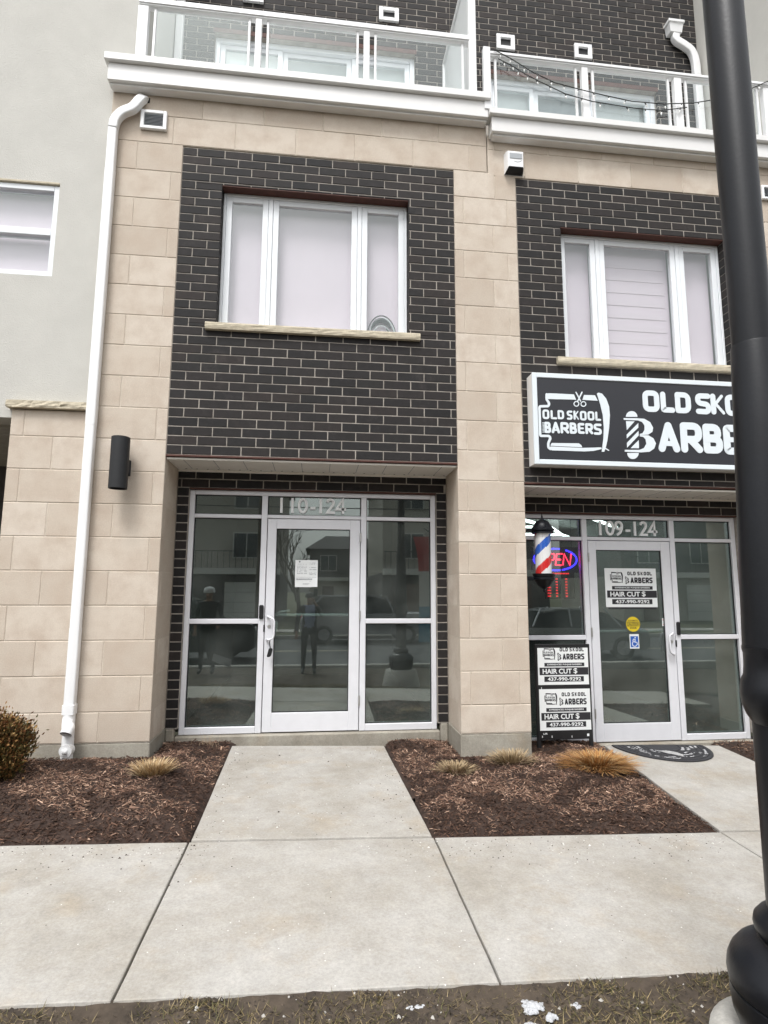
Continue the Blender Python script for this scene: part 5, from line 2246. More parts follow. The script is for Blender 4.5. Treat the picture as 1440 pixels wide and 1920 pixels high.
# a few loose crumbs on the paving near the beds
V, Fs, cols = [], [], []
for i in range(1100):
    if random.random() < .55:
        x, y = random.uniform(.70, 2.08), random.uniform(-1.6, .35)
    else:
        x, y = random.uniform(-.8, 4.0), -1.65 - abs(random.gauss(0, .18))
    if .8 < x < 1.9 and random.random() < .8:
        continue
    r_ = random.uniform(.002, .006) * (1.8 if random.random() < .06 else 1)
    o_ = len(V)
    z = g(x, y)
    for a in (0, 2.1, 4.2):
        V.append((x + r_ * math.cos(a + i), y + r_ * math.sin(a + i) * .8, z + .0005))
    V.append((x, y, z + r_ * .8))
    wht = random.random() < .35
    for f_ in ((0, 1, 3), (1, 2, 3), (2, 0, 3)):
        Fs.append(tuple(o_ + q_ for q_ in f_))
        cols.append((.70, .69, .66) if wht else (.05, .035, .028))
o = tinted('grit', V, Fs, np.array(cols), 'wood_chip')
o['kind'] = 'stuff'


# --- clipped ornamental grass clumps
def clump(label, x, y, z, rx, ry, h, n, palette, spread=.8, droop=.25):
    V, Fs, cols = [], [], []
    for i in range(n):
        a = random.uniform(0, 6.283)
        q_ = math.sqrt(random.random())
        bx_, by_ = x + rx * .55 * q_ * math.cos(a), y + ry * .55 * q_ * math.sin(a)
        lean = spread * q_ + random.gauss(0, .18)
        az = a + random.gauss(0, .5)
        L_ = h * random.uniform(.65, 1.12)
        wd_b = random.uniform(.0022, .0042)
        pts_ = []
        for t in (0, .5, 1):
            rad = L_ * t * math.sin(min(lean, 1.45)) * (1 + droop * t)
            zz = L_ * t * math.cos(min(lean, 1.45)) * (1 - droop * t * t * .8)
            pts_.append(np.array([bx_ + rad * math.cos(az), by_ + rad * math.sin(az), z - .01 + zz]))
        side_ = np.array([-math.sin(az + random.gauss(0, .6)), math.cos(az), 0]) * wd_b
        o_ = len(V)
        for p_, k_ in zip(pts_, (1, .8, .25)):
            V += [tuple(p_ - side_ * k_), tuple(p_ + side_ * k_)]
        Fs += [(o_, o_ + 1, o_ + 3, o_ + 2), (o_ + 2, o_ + 3, o_ + 5, o_ + 4)]
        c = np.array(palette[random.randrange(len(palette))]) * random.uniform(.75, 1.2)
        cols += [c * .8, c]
    t_ = thing('ornamental_grass', label, 'grass clump', (x, y, z))
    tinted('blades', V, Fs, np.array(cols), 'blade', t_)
    t_['group'] = 'clipped ornamental grass clumps in the mulch'
    return t_


straw = [(.50, .36, .20), (.42, .29, .15), (.58, .45, .28), (.34, .22, .11)]
pale = [(.42, .32, .19), (.36, .26, .15), (.48, .38, .24), (.24, .17, .10)]
rusty = [(.44, .22, .07), (.36, .16, .05), (.50, .29, .11), (.26, .12, .04), (.46, .32, .16)]
clump('round straw coloured grass clump in the left mulch bed', .22, -.72, bed_h(BEDS[0][1], .22, -.72, BEDS[0][2]) + .005, .19, .15, .12, 620, straw)
clump('small flattened dry grass clump nearest the concrete walkway', 2.545, -.53, bed_h(BEDS[1][1], 2.545, -.53, BEDS[1][2]) + .005, .19, .13, .10, 420, pale, 1.15)
clump('middle dry grass clump below the stone pier', 3.055, -.42, bed_h(BEDS[1][1], 3.055, -.42, BEDS[1][2]) + .005, .23, .14, .13, 620, pale, 1.05)
clump('tall rusty brown grass clump beside the barber shop walk', 3.76, -.55, bed_h(BEDS[1][1], 3.76, -.55, BEDS[1][2]) + .005, .30, .20, .19, 1700, rusty, 1.1, .45)
# thin dry sprigs at the left jamb
V, Fs, cols = [], [], []
for i in range(26):
    x, y = .42 + random.gauss(0, .05), .32 + random.gauss(0, .04)
    z = bed_h(BEDS[0][1], x, y, BEDS[0][2])
    a, l_ = random.uniform(0, 6.28), random.uniform(.05, .14)
    tp = (x + .35 * l_ * math.cos(a), y + .35 * l_ * math.sin(a), z + l_)
    o_ = len(V)
    V += [(x - .0015, y, z), (x + .0015, y, z), tp]
    Fs.append((o_, o_ + 1, o_ + 2))
    cols.append((.36, .27, .18))
sp = thing('dry_sprigs', 'thin dry sprigs in the mulch at the left door jamb', 'weeds', (.42, .32, g(.42, .32)))
tinted('stalks', V, Fs, np.array(cols), 'blade', sp)


# --- evergreen shrub at the left edge
def shrub(label, cx, cy, z0, rx, ry, rz, n, stems=46):
    t_ = thing('shrub', label, 'shrub', (cx, cy, z0))
    mb = MB()
    tips = []
    for i in range(stems):
        a, q_ = random.uniform(0, 6.283), math.sqrt(random.random())
        top = Vector((cx + rx * .85 * q_ * math.cos(a), cy + ry * .85 * q_ * math.sin(a), z0 + rz * (.45 + 1.15 * math.sqrt(max(0, 1 - q_ * q_)) * .85) * random.uniform(.8, 1.05)))
        base_ = Vector((cx + .05 * math.cos(a), cy + .05 * math.sin(a), z0 - .03))
        mid = base_.lerp(top, .5) + Vector((rx * .25 * q_ * math.cos(a), ry * .25 * q_ * math.sin(a), -.02))
        mb.tube([base_, mid, top], [.008, .005, .002], 5)
        tips.append((base_, mid, top))
    mb.build('branch', 'stem', t_)
    V, Fs, cols = [], [], []
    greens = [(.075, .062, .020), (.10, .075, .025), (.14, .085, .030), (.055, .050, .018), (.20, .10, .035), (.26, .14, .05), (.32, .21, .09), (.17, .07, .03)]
    for i in range(n):
        b_, m_, tp = tips[random.randrange(len(tips))]
        t = random.betavariate(2.4, 1.1)
        p = (b_.lerp(m_, t * 2) if t < .5 else m_.lerp(tp, t * 2 - 1)) + Vector((random.gauss(0, .03), random.gauss(0, .03), random.gauss(0, .025)))
        out_ = Vector(((p.x - cx) / rx, (p.y - cy) / ry, .9 + random.gauss(0, .3))).normalized()
        d = (out_ + Vector((random.gauss(0, .35), random.gauss(0, .35), random.gauss(0, .3)))).normalized()
        s_ = d.cross(Vector((random.gauss(0, 1), random.gauss(0, 1), random.gauss(0, 1)))).normalized()
        L_, wd_l = random.uniform(.016, .036), random.uniform(.005, .009)
        o_ = len(V)
        V += [tuple(p), tuple(p + d * L_ * .5 + s_ * wd_l), tuple(p + d * L_), tuple(p + d * L_ * .5 - s_ * wd_l)]
        Fs.append((o_, o_ + 1, o_ + 2, o_ + 3))
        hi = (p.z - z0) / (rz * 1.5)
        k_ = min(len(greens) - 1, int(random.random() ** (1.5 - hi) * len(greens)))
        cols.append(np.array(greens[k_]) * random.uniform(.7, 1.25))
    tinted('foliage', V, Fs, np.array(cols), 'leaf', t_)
    return t_


shrub('bronze green evergreen shrub at the left edge before the stone wall', -.93, -.62, bed_h(BEDS[0][1], -.93, -.62, BEDS[0][2]), .31, .31, .31, 19000)

# --- door mat
dm = thing('door_mat', 'dark half round door mat before the barber shop door', 'door mat', (4.82, .1, g(4.8, .1)))
mcx, mcy, mrx, mry = 4.82, .33, .48, .52
mb = MB()
n = 40
prof = [(mcx + mrx * math.cos(t), mcy - mry * math.sin(t)) for t in np.linspace(0, math.pi, n)]
P = [(x, y, g(x, y) + .004) for x, y in prof] + [(x, y, g(x, y) + .013) for x, y in prof] + [(mcx + (x - mcx) * .97, mcy + (y - mcy) * .97 - .004, g(x, y) + .016) for x, y in prof]
Fs = [tuple(2 * n + i for i in range(n))]
for k_ in (0, 1):
    for i in range(n - 1):
        Fs.append((k_ * n + i, k_ * n + i + 1, (k_ + 1) * n + i + 1, (k_ + 1) * n + i))
    Fs.append((k_ * n + n - 1, k_ * n, (k_ + 1) * n, (k_ + 1) * n + n - 1))
mb.add(P, Fs)
mb.build('rubber_base', 'rubber_mat', dm)
for s_ in (.90, .80, .70, .60, .50, .40):
    mb = MB()
    pts_ = [(mcx + mrx * s_ * math.cos(t), mcy - .02 - mry * s_ * math.sin(t)) for t in np.linspace(.05, math.pi - .05, 30)]
    mb.tube([(x, y, g(x, y) + .017) for x, y in pts_], .005, 5)
    mb.build('rib', 'rubber_mat', dm)
V, Fs, cols = [], [], []
for i in range(900):       # dried salt caught in the ribs
    t, s_ = random.uniform(.1, 3.0), random.choice((.85, .75, .65, .55, .45)) + random.gauss(0, .012)
    if noise2(t * 2, s_ * 5, 1.3, 2) < .1:
        continue
    x, y = mcx + mrx * s_ * math.cos(t), mcy - .02 - mry * s_ * math.sin(t)
    r_ = random.uniform(.002, .006)
    o_ = len(V)
    z = g(x, y) + .018
    V += [(x - r_ * 2, y - r_, z), (x + r_ * 2, y - r_, z), (x + r_, y + r_, z + .001), (x - r_, y + r_, z + .001)]
    Fs.append((o_, o_ + 1, o_ + 2, o_ + 3))
    cols.append((.42, .42, .43))
o = tinted('salt_residue', V, Fs, np.array(cols), 'wood_chip', dm)
o['kind'] = 'stuff'
mb = MB()
pts_ = [(4.70, .10), (4.78, .12), (4.85, .06), (4.87, -.02), (4.83, -.08), (4.79, -.02), (4.74, .02)]
mb.add([(x, y, g(x, y) + .0205) for x, y in pts_] + [(x, y, g(x, y) + .0195) for x, y in pts_], [tuple(range(7)), tuple(range(13, 6, -1))])
mb.build('light_patch', 'salt_film', dm)

# --- street lamp
LX, LY = 2.881, -3.611
LZ = g(LX, LY) - .035
lp = thing('street_lamp', 'black street lamp post with moulded base at the right edge', 'street lamp', (LX, LY, LZ))


def lathe_part(name, prof, n=40, mat='black_paint'):
    mb = MB()
    mb.lathe(prof, LX, LY, n)
    return auto_smooth(mb.build(name, mat, lp), 35)


lathe_part('plinth', [(.186, .105), (.190, .13), (.204, .165), (.2085, .20), (.2085, .236), (.203, .240)])
lathe_part('base', [(.203, .2405), (.211, .248), (.214, .27), (.211, .295), (.200, .322), (.182, .345), (.160, .361), (.138, .370), (.124, .376), (.120, .384)])
lathe_part('base_collar', [(.119, .3845), (.128, .396), (.133, .417), (.129, .436), (.114, .454), (.100, .466), (.094, .472)])
lathe_part('lower_shaft', [(.093, .4725), (.0925, .70), (.092, 1.022)])
lathe_part('collar', [(.092, 1.0225), (.106, 1.045), (.117, 1.078), (.120, 1.112), (.116, 1.15), (.106, 1.172), (.103, 1.20), (.102, 1.24), (.105, 1.25), (.105, 1.262)])
lathe_part('middle_shaft', [(.103, 1.2625), (.084, 1.82), (.068, 2.28), (.0665, 2.287)])
lathe_part('upper_shaft', [(.064, 2.2875), (.063, 2.72), (.066, 3.2), (.066, 3.8), (.060, 4.9)])
lathe_part('neck', [(.060, 4.9005), (.085, 4.92), (.085, 4.96), (.06, 4.99), (.06, 5.05)])
lathe_part('lantern', [(.06, 5.0505), (.14, 5.09), (.20, 5.30), (.22, 5.45), (.20, 5.48), (.10, 5.62), (.03, 5.68), (.01, 5.74)], 24)
ft = thing('footing', 'round pale concrete footing under the street lamp', 'footing', (LX, LY, LZ))
mb = MB()
prof = [(.330, LZ - .3), (.322, LZ + .03), (.272, .08), (.240, .100), (.215, .104)]
mb.lathe(prof, LX, LY, 40)
auto_smooth(mb.build('footing_block', 'footing_concrete', ft), 50)

# --- dry grass, dirt and snow on the verge
V, Fs, cols = [], [], []
gcol = [(.16, .12, .055), (.11, .10, .045), (.21, .165, .085), (.075, .07, .03), (.28, .22, .12), (.06, .045, .03)]
made = 0
while made < 30000:
    if made < 24000:
        x, y = random.uniform(-.4, 3.6), -2.945 - random.random() ** 1.3 * .75
    else:
        x, y = random.uniform(-3, 6), random.uniform(-7.2, -3.5)
    if noise2(x, y, 3.0, 5) < -.25 and made < 24000 and random.random() < .8:
        made += 1
        continue
    if math.hypot(x - LX, y - LY) < .31:
        continue
    made += 1
    z = g(x, y) - .035 + .018 * noise2(x, y, 2.2) + .010 * noise2(x, y, 7.0, 3)
    z += .020 * max(0, 1 - abs(y + 2.93) / .16)
    a, l_ = random.uniform(0, 6.283), random.uniform(.015, .055)
    le = random.uniform(.75, 1.5)
    wd_b = random.uniform(.001, .0022) * (1.3 if made < 24000 else 2.5)
    d = np.array([math.cos(a) * math.sin(le), math.sin(a) * math.sin(le), math.cos(le)])
    s_ = np.array([-math.sin(a), math.cos(a), 0]) * wd_b
    p = np.array([x, y, z])
    o_ = len(V)
    V += [tuple(p - s_), tuple(p + s_), tuple(p + d * l_)]
    Fs.append((o_, o_ + 1, o_ + 2))
    cols.append(np.array(gcol[random.randrange(6)]) * random.uniform(.7, 1.3))
# crumbs of soil and small stones
for i in range(5000):
    x, y = random.uniform(-.4, 3.5), -2.925 - random.random() ** 1.5 * .5
    z = g(x, y) - .035 + .018 * noise2(x, y, 2.2) + .010 * noise2(x, y, 7.0, 3)
    r_ = random.uniform(.003, .013)
    z += .022 * max(0, 1 - abs(y + 2.93) / .16)
    o_ = len(V)
    for a in (0, 1.57, 3.14, 4.71):
        V.append((x + r_ * math.cos(a + i), y + r_ * math.sin(a + i) * random.uniform(.6, 1), z))
    V.append((x, y, z + r_ * .9))
    lt = random.random()
    c = (.45, .43, .40) if lt < .04 else ((.12, .095, .07) if lt < .3 else (.05, .04, .032))
    for f_ in ((0, 1, 4), (1, 2, 4), (2, 3, 4), (3, 0, 4)):
        Fs.append(tuple(o_ + q_ for q_ in f_))
        cols.append(c)
o = tinted('dry_grass', V, Fs, np.array(cols), 'blade')
o['kind'] = 'stuff'
mb = MB()
for (x, y, rx, ry, n_) in ((1.86, -2.985, .12, .012, 200), (1.62, -2.985, .06, .008, 60), (2.24, -3.005, .038, .026, 200), (2.41, -3.02, .018, .024, 60), (2.80, -2.985, .055, .024, 200), (2.29, -3.06, .018, .012, 40), (2.20, -3.10, .022, .014, 50), (.42, -3.01, .04, .012, 50)):
    for i in range(n_):
        a, q_ = random.uniform(0, 6.283), math.sqrt(random.random())
        wob = 1 + .3 * math.sin(3 * a + x * 9) + .15 * math.sin(7 * a + y * 40)
        xx, yy = x + rx * q_ * wob * math.cos(a), y + ry * q_ * wob * math.sin(a)
        r_ = random.uniform(.003, .009) * (1.25 - .5 * q_)
        zz = g(xx, yy) - .030 + .008 * (1 - q_ * q_)
        st0 = random.uniform(0, 6)
        P = [(xx + r_ * 1.5 * math.cos(st0 + t), yy + r_ * 1.2 * math.sin(st0 + t), zz - .006) for t in np.linspace(0, 6.283, 7)[:-1]]
        P += [(xx + r_ * .9 * math.cos(st0 + t + .3), yy + r_ * .8 * math.sin(st0 + t + .3), zz + r_ * .30) for t in np.linspace(0, 6.283, 7)[:-1]] + [(xx, yy, zz + r_ * .40)]
        mb.add(P, [(k_, (k_ + 1) % 6, 6 + (k_ + 1) % 6, 6 + k_) for k_ in range(6)] + [(6 + k_, 6 + (k_ + 1) % 6, 12) for k_ in range(6)])
o = mb.build('snow', 'snow', smooth=True)
o['kind'] = 'stuff'


# ================================================================== ACROSS THE STREET (seen in the glass)
def car(label, x, y, heading, length, height, width, paint, roofline, group=None):
    """sedan / SUV from a side profile; x is the middle, heading +1 drives to +X"""
    c = thing('car', label, 'car', (x, y, ROAD_Z), group)
    L_, H_, W2 = length, height, width / 2
    sx = lambda u_: x + heading * (u_ - .5) * L_
    z0 = ROAD_Z + .20
    belt = ROAD_Z + H_ * .60
    low = [(0.0, .42), (.01, .55), (.04, .60), (.30, .63), (.90, .64), (.985, .60), (1.0, .45), (.995, .25), (.96, .19), (.04, .19), (.005, .25)]
    rings = []
    for (wv, sc_) in ((-1, .94), (-.93, 1.0), (.93, 1.0), (1, .94)):
        rings.append([(sx(.5 + (u_ - .5) * (1 if abs(wv) < 1 else .985)), y + W2 * wv, ROAD_Z + H_ * (v_ if sc_ == 1 else .19 + (v_ - .19) * .95)) for u_, v_ in low])
    mb = MB()
    n = len(low)
    P = [p for r_ in rings for p in r_]
    Fs = [(i * n + k_, i * n + (k_ + 1) % n, (i + 1) * n + (k_ + 1) % n, (i + 1) * n + k_) for i in range(3) for k_ in range(n)] + [tuple(range(n)), tuple(3 * n + k_ for k_ in range(n))]
    mb.add(P, Fs)
    auto_smooth(mb.build('body', paint, c), 40)
    # glasshouse
    gl = roofline
    mb = MB()
    P = []
    for (u_, v_) in gl:
        inset = .80 if v_ > .9 else (.90 if v_ > .7 else .985)
        P += [(sx(u_), y - W2 * inset, ROAD_Z + H_ * v_), (sx(u_), y + W2 * inset, ROAD_Z + H_ * v_)]
    m_ = len(gl)
    Fs = [(2 * i, 2 * i + 1, 2 * i + 3, 2 * i + 2) for i in range(m_ - 1)] + [tuple(2 * i for i in range(m_)), tuple(2 * i + 1 for i in range(m_))[::-1]]
    mb.add(P, Fs)
    mb.build('cabin', 'car_glass', c)
    mb = MB()
    top = [(u_, v_) for u_, v_ in gl if v_ > .9]
    P = []
    for (u_, v_) in top:
        P += [(sx(u_), y - W2 * .81, ROAD_Z + H_ * (v_ + .012)), (sx(u_), y + W2 * .81, ROAD_Z + H_ * (v_ + .012)), (sx(u_), y - W2 * .81, ROAD_Z + H_ * (v_ - .02)), (sx(u_), y + W2 * .81, ROAD_Z + H_ * (v_ - .02))]
    Fs = []
    for i in range(len(top) - 1):
        Fs += [(4 * i, 4 * i + 1, 4 * i + 5, 4 * i + 4), (4 * i, 4 * i + 4, 4 * i + 6, 4 * i + 2), (4 * i + 1, 4 * i + 3, 4 * i + 7, 4 * i + 5)]
    mb.add(P, Fs)
    for k_ in (0, m_ - 1):
        pass
    mb.build('roof', paint, c)
    for u_ in (gl[1][0] * .5 + gl[0][0] * .5, .5, gl[-2][0] * .5 + gl[-1][0] * .5):
        for s_ in (-1, 1):
            mb = MB()
            v_ = .64
            mb.tube([(sx(u_), y + s_ * W2 * .985, ROAD_Z + H_ * .64), (sx(.5 + (u_ - .5) * .72), y + s_ * W2 * .815, ROAD_Z + H_ * .985)], .03, 6)
            mb.build('pillar', paint, c)
    for u_ in (.18, .81):
        for s_ in (-1, 1):
            yy = y + s_ * (W2 - .10)
            wr = .33
            mb = MB()
            mb.tube([(sx(u_), yy - .11, ROAD_Z + wr), (sx(u_), yy - .09, ROAD_Z + wr), (sx(u_), yy + .09, ROAD_Z + wr), (sx(u_), yy + .11, ROAD_Z + wr)], [wr - .03, wr, wr, wr - .03], 24)
            t_ = mb.build('wheel', 'tyre', c)
            mb = MB()
            yo = yy + s_ * .108
            mb.tube([(sx(u_), yo, ROAD_Z + wr), (sx(u_), yo + s_ * .006, ROAD_Z + wr)], .20, 20)
            for q_ in range(5):
                a = q_ * 1.2566
                mb.tube([(sx(u_), yo + s_ * .012, ROAD_Z + wr), (sx(u_) + .2 * math.cos(a), yo + s_ * .010, ROAD_Z + wr + .2 * math.sin(a))], .022, 5)
            mb.build('rim', 'rim', t_)
    for s_ in (-1, 1):
        mb = MB()
        mb.cbox(sx(.985) - .05, sx(.985) + .05, y + s_ * W2 * .72 - .16, y + s_ * W2 * .72 + .16, ROAD_Z + H_ * .47, ROAD_Z + H_ * .55, .02)
        mb.build('headlight', 'bulb', c)
        mb = MB()
        mb.cbox(sx(.012) - .04, sx(.012) + .04, y + s_ * W2 * .74 - .14, y + s_ * W2 * .74 + .14, ROAD_Z + H_ * .47, ROAD_Z + H_ * .57, .02)
        mb.build('tail_light', 'pole_red', c)
    return c


SEDAN = [(.10, .62), (.28, .90), (.38, .965), (.56, .97), (.66, .91), (.82, .62)]
SUV = [(.02, .62), (.07, .90), (.14, .97), (.55, .985), (.64, .93), (.78, .63)]
car('dark SUV driving past in the street', -2.4, -9.6, 1, 4.6, 1.70, 1.9, 'car_dark', SUV)
car('silver sedan driving past in the street', 8.4, -9.8, -1, 4.6, 1.42, 1.82, 'car_silver', SEDAN)
car('silver SUV parked before the far houses', 3.2, -15.2, 1, 4.7, 1.72, 1.9, 'car_silver', SUV)


def far_house(label, x0, x1, y, floors, roof_h, wall_mat, base_mat, bays):
    """three-storey town house facing +Y (towards the street)"""
    zb = ROAD_Z + .11
    hgt = floors * 2.75
    h = thing('town_house', label, 'house', ((x0 + x1) / 2, y - 4, zb), 'houses across the street')
    mb = MB()
    mb.box(x0, x1, y - 9, y, zb, zb + 2.75)
    mb.build('ground_storey', base_mat, h)
    mb = MB()
    mb.box(x0, x1, y - 9, y + .002, zb + 2.751, zb + hgt)
    mb.build('wall', wall_mat, h)
    mb = MB()
    e_ = .4
    mb.add([(x0 - e_, y - 9 - e_, zb + hgt), (x1 + e_, y - 9 - e_, zb + hgt), (x1 + e_, y + e_, zb + hgt), (x0 - e_, y + e_, zb + hgt),
            (x0 + (x1 - x0) * .22, y - 4.5, zb + hgt + roof_h), (x1 - (x1 - x0) * .22, y - 4.5, zb + hgt + roof_h)],
           [(3, 2, 5, 4), (1, 0, 4, 5), (0, 3, 4), (2, 1, 5), (0, 1, 2, 3)])
    mb.build('roof', 'roof_shingle', h)
    mb = MB()
    mb.cbox(x0, x1, y + .003, y + .5, zb + 2.62, zb + 2.95, .01)
    mb.build('balcony_band', 'house_trim', h)
    wd_h = (x1 - x0) / bays
    for b in range(bays):
        cx = x0 + wd_h * (b + .5)
        for f in range(1, floors):
            zz = zb + 2.75 * f + .75
            win = MB()
            win.cbox(cx - .75, cx + .75, y + .003, y + .07, zz, zz + 1.45, .01)
            wn = win.build('window', 'house_trim', h)
            for (a, c_) in ((-.68, -.03), (.03, .68)):
                mb = MB()
                mb.box(cx + a, cx + c_, y + .0705, y + .08, zz + .07, zz + 1.38)
                mb.build('pane', 'house_glass', wn)
        if b % 2 == 0:
            mb = MB()
            mb.cbox(cx - .5, cx + .5, y + .003, y + .06, zb + .02, zb + 2.15, .01)
            d = mb.build('door', 'house_door', h)
            mb = MB()
            mb.tube([(cx + .38, y + .06, zb + 1.05), (cx + .38, y + .11, zb + 1.05)], .03, 8)
            mb.build('handle', 'brass', d)
        else:
            mb = MB()
            mb.cbox(cx - 1.1, cx + 1.1, y + .003, y + .05, zb + .02, zb + 2.2, .01)
            gd = mb.build('garage_door', 'house_trim', h)
            for r_ in range(1, 4):
                mb = MB()
                mb.box(cx - 1.08, cx + 1.08, y + .0505, y + .055, zb + .02 + r_ * .545 - .01, zb + .02 + r_ * .545 + .01)
                mb.build('panel_joint', 'ink_grey', gd)
        # railing on the band
        for k_ in range(int(wd_h / .16)):
            xx = x0 + wd_h * b + .08 + k_ * .16
            if k_ % 2 == 0:
                mb = MB()
                mb.box(xx - .012, xx + .012, y + .46, y + .485, zb + 2.951, zb + 3.85)
                mb.build('baluster', 'wire_dark', h)
        mb = MB()
        mb.box(x0 + wd_h * b + .02, x0 + wd_h * (b + 1) - .02, y + .455, y + .49, zb + 3.851, zb + 3.90)
        mb.build('handrail', 'wire_dark', h)
    return h


far_house('beige three storey town house left of the gap across the street', -15.5, -.6, -26, 3, 2.0, 'siding', 'siding_dark', 4)
far_house('low dark house far behind the gap across the street', .8, 7.5, -46, 2, 1.6, 'siding_dark', 'siding', 2)
far_house('beige three storey town house right of the gap across the street', 5.0, 14.5, -25, 3, 2.2, 'siding', 'siding_dark', 3)
far_house('dark three storey town house at the far right across the street', 20.0, 34.0, -27, 3, 2.0, 'siding_dark', 'siding', 4)

up = thing('utility_pole', 'wooden utility pole with wires across the street', 'utility pole', (-.9, -17.6, ROAD_Z))
mb = MB()
mb.tube([(-.9, -17.6, ROAD_Z), (-.9, -17.6, ROAD_Z + 9.5)], [.16, .11], 12)
mb.build('pole', 'bark', up)
mb = MB()
mb.cbox(-2.0, .2, -17.66, -17.54, ROAD_Z + 8.9, ROAD_Z + 9.05, .01)
mb.build('crossarm', 'bark', up)
for (zz, yy) in ((5.4, -17.5), (5.9, -17.5), (6.3, -17.6), (9.1, -17.6)):
    mb = MB()
    mb.tube([(x, yy, ROAD_Z + zz + .0016 * ((x - 1.6) ** 2) * .35 - .1) for x in np.linspace(-28, 32, 31)], .02, 5)
    mb.build('wire', 'wire_dark', up)


def bare_tree(label, x, y, h):
    t_ = thing('bare_tree', label, 'tree', (x, y, ROAD_Z))
    trunk, crown = MB(), MB()

    def grow(p, d, l_, r_, lev, mb_):
        q_ = p + d * l_
        mid = p.lerp(q_, .5) + Vector((random.gauss(0, .04), random.gauss(0, .04), 0)) * l_
        mb_.tube([p, mid, q_], [r_, r_ * .85, r_ * .65], 6)
        if lev == 0:
            return
        for k_ in range(3 if lev > 1 else 4):
            nd = (d + Vector((random.gauss(0, .5), random.gauss(0, .5), random.gauss(.1, .25)))).normalized()
            grow(p.lerp(q_, random.uniform(.6, 1)), nd, l_ * random.uniform(.6, .8), r_ * .55, lev - 1, crown)
    grow(Vector((x, y, ROAD_Z)), Vector((0, 0, 1)), h * .35, .11, 4, trunk)
    trunk.build('trunk', 'bark', t_)
    crown.build('crown', 'bark', t_)


bare_tree('bare young tree across the street near the utility pole', .6, -18.0, 6.5)
bare_tree('bare young tree across the street before the right town house', 8.6, -17.8, 5.5)

# feather banner at the kerb
fb = thing('feather_banner', 'red white and blue feather banner standing at the kerb', 'banner', (4.3, -6.6, g(4.3, -6.6)))
mb = MB()
zb = g(4.3, -6.6)
pole_pts = [(4.3, -6.6, zb - .1), (4.3, -6.6, zb + 2.0), (4.25, -6.6, zb + 2.6), (4.1, -6.6, zb + 3.0), (3.85, -6.6, zb + 3.2)]
mb.tube(smooth_path(pole_pts, 5), .015, 8)
mb.build('pole', 'black_plastic', fb)
for (za_, zb_, mat) in ((.6, 1.4, 'flag_blue'), (1.401, 2.2, 'flag_white'), (2.201, 3.0, 'flag_red')):
    mb = MB()
    P = []
    for k_ in range(9):
        z = zb + za_ + (zb_ - za_) * k_ / 8
        xr = 4.28 - (max(0, z - zb - 2.0) ** 2) * .22
        wd_f = .55 - .12 * max(0, z - zb - 2.2)
        for q_ in range(5):
            t = q_ / 4
            P.append((xr - wd_f * t, -6.6 + .05 * math.sin(t * 5 + z * 2), z))
    Fs = [(k_ * 5 + q_, k_ * 5 + q_ + 1, k_ * 5 + q_ + 6, k_ * 5 + q_ + 5) for k_ in range(8) for q_ in range(4)]
    mb.add(P, Fs)
    mb.build('cloth', mat, fb)


# ------------------------------------------------------------------ people reflected in the glass
def person(label, base_, J, rad, edges, mats, head, hair_mat, cap=False):
    """one continuous skinned body; J joints relative to base; mats: list of (predicate, material)"""
    t_ = thing('person', label, 'person', base_)
    names = list(J)
    V = [Vector(J[k_]) for k_ in names]
    me = bpy.data.meshes.new('body')
    me.from_pydata(V, [(names.index(a), names.index(b)) for a, b in edges], [])
    o = bpy.data.objects.new('body', me)
    COL.objects.link(o)
    sk = o.modifiers.new('s', 'SKIN')
    sk.use_smooth_shade = True
    for i, k_ in enumerate(names):
        r_ = rad[k_]
        me.skin_vertices[0].data[i].radius = r_ if isinstance(r_, tuple) else (r_, r_)
        me.skin_vertices[0].data[i].use_root = (k_ == 'pelvis')
    sub = o.modifiers.new('d', 'SUBSURF')
    sub.levels = sub.render_levels = 2
    dg = bpy.context.evaluated_depsgraph_get()
    m2 = bpy.data.meshes.new_from_object(o.evaluated_get(dg))
    bpy.data.objects.remove(o)
    for _, mm in mats:
        m2.materials.append(MATS[mm])
    for p in m2.polygons:
        c = p.center
        for i, (pred, mm) in enumerate(mats):
            if pred(c):
                p.material_index = i
                break
        p.use_smooth = True
    m2.name = 'body'
    ob = bpy.data.objects.new('body', m2)
    COL.objects.link(ob)
    ob.parent = t_
    # face and hair
    hx, hy, hz = head
    B = Vector(base_)
    mb = MB()
    for s_ in (-1, 1):
        mb.lathe([(.001, hz + B.z + .012), (.012, hz + B.z + .018), (.013, hz + B.z + .024), (.001, hz + B.z + .030)], B.x + hx + s_ * .032, B.y + hy + .088, 8)
    mb.build('eye', 'hair', t_)
    mb = MB()
    mb.tube([(B.x + hx, B.y + hy + .09, B.z + hz + .015), (B.x + hx, B.y + hy + .118, B.z + hz - .025), (B.x + hx, B.y + hy + .092, B.z + hz - .032)], [.010, .017, .012], 8)
    mb.build('nose', 'skin', t_)
    mb = MB()
    mb.tube([(B.x + hx - .025, B.y + hy + .088, B.z + hz - .062), (B.x + hx, B.y + hy + .096, B.z + hz - .064), (B.x + hx + .025, B.y + hy + .088, B.z + hz - .062)], .007, 6)
    mb.build('mouth', 'house_door', t_)
    mb = MB()
    pr = [(.001, .145), (.05, .138), (.085, .115), (.102, .075), (.104, .045), (.100, .028)]
    mb.lathe([(r_ * (1.12 if cap else 1.0), B.z + hz + z * (1.08 if cap else .97)) for r_, z in pr][::-1], B.x + hx, B.y + hy - (.0 if cap else .014), 20)
    auto_smooth(mb.build('cap' if cap else 'hair', hair_mat, t_), 60)
    return t_


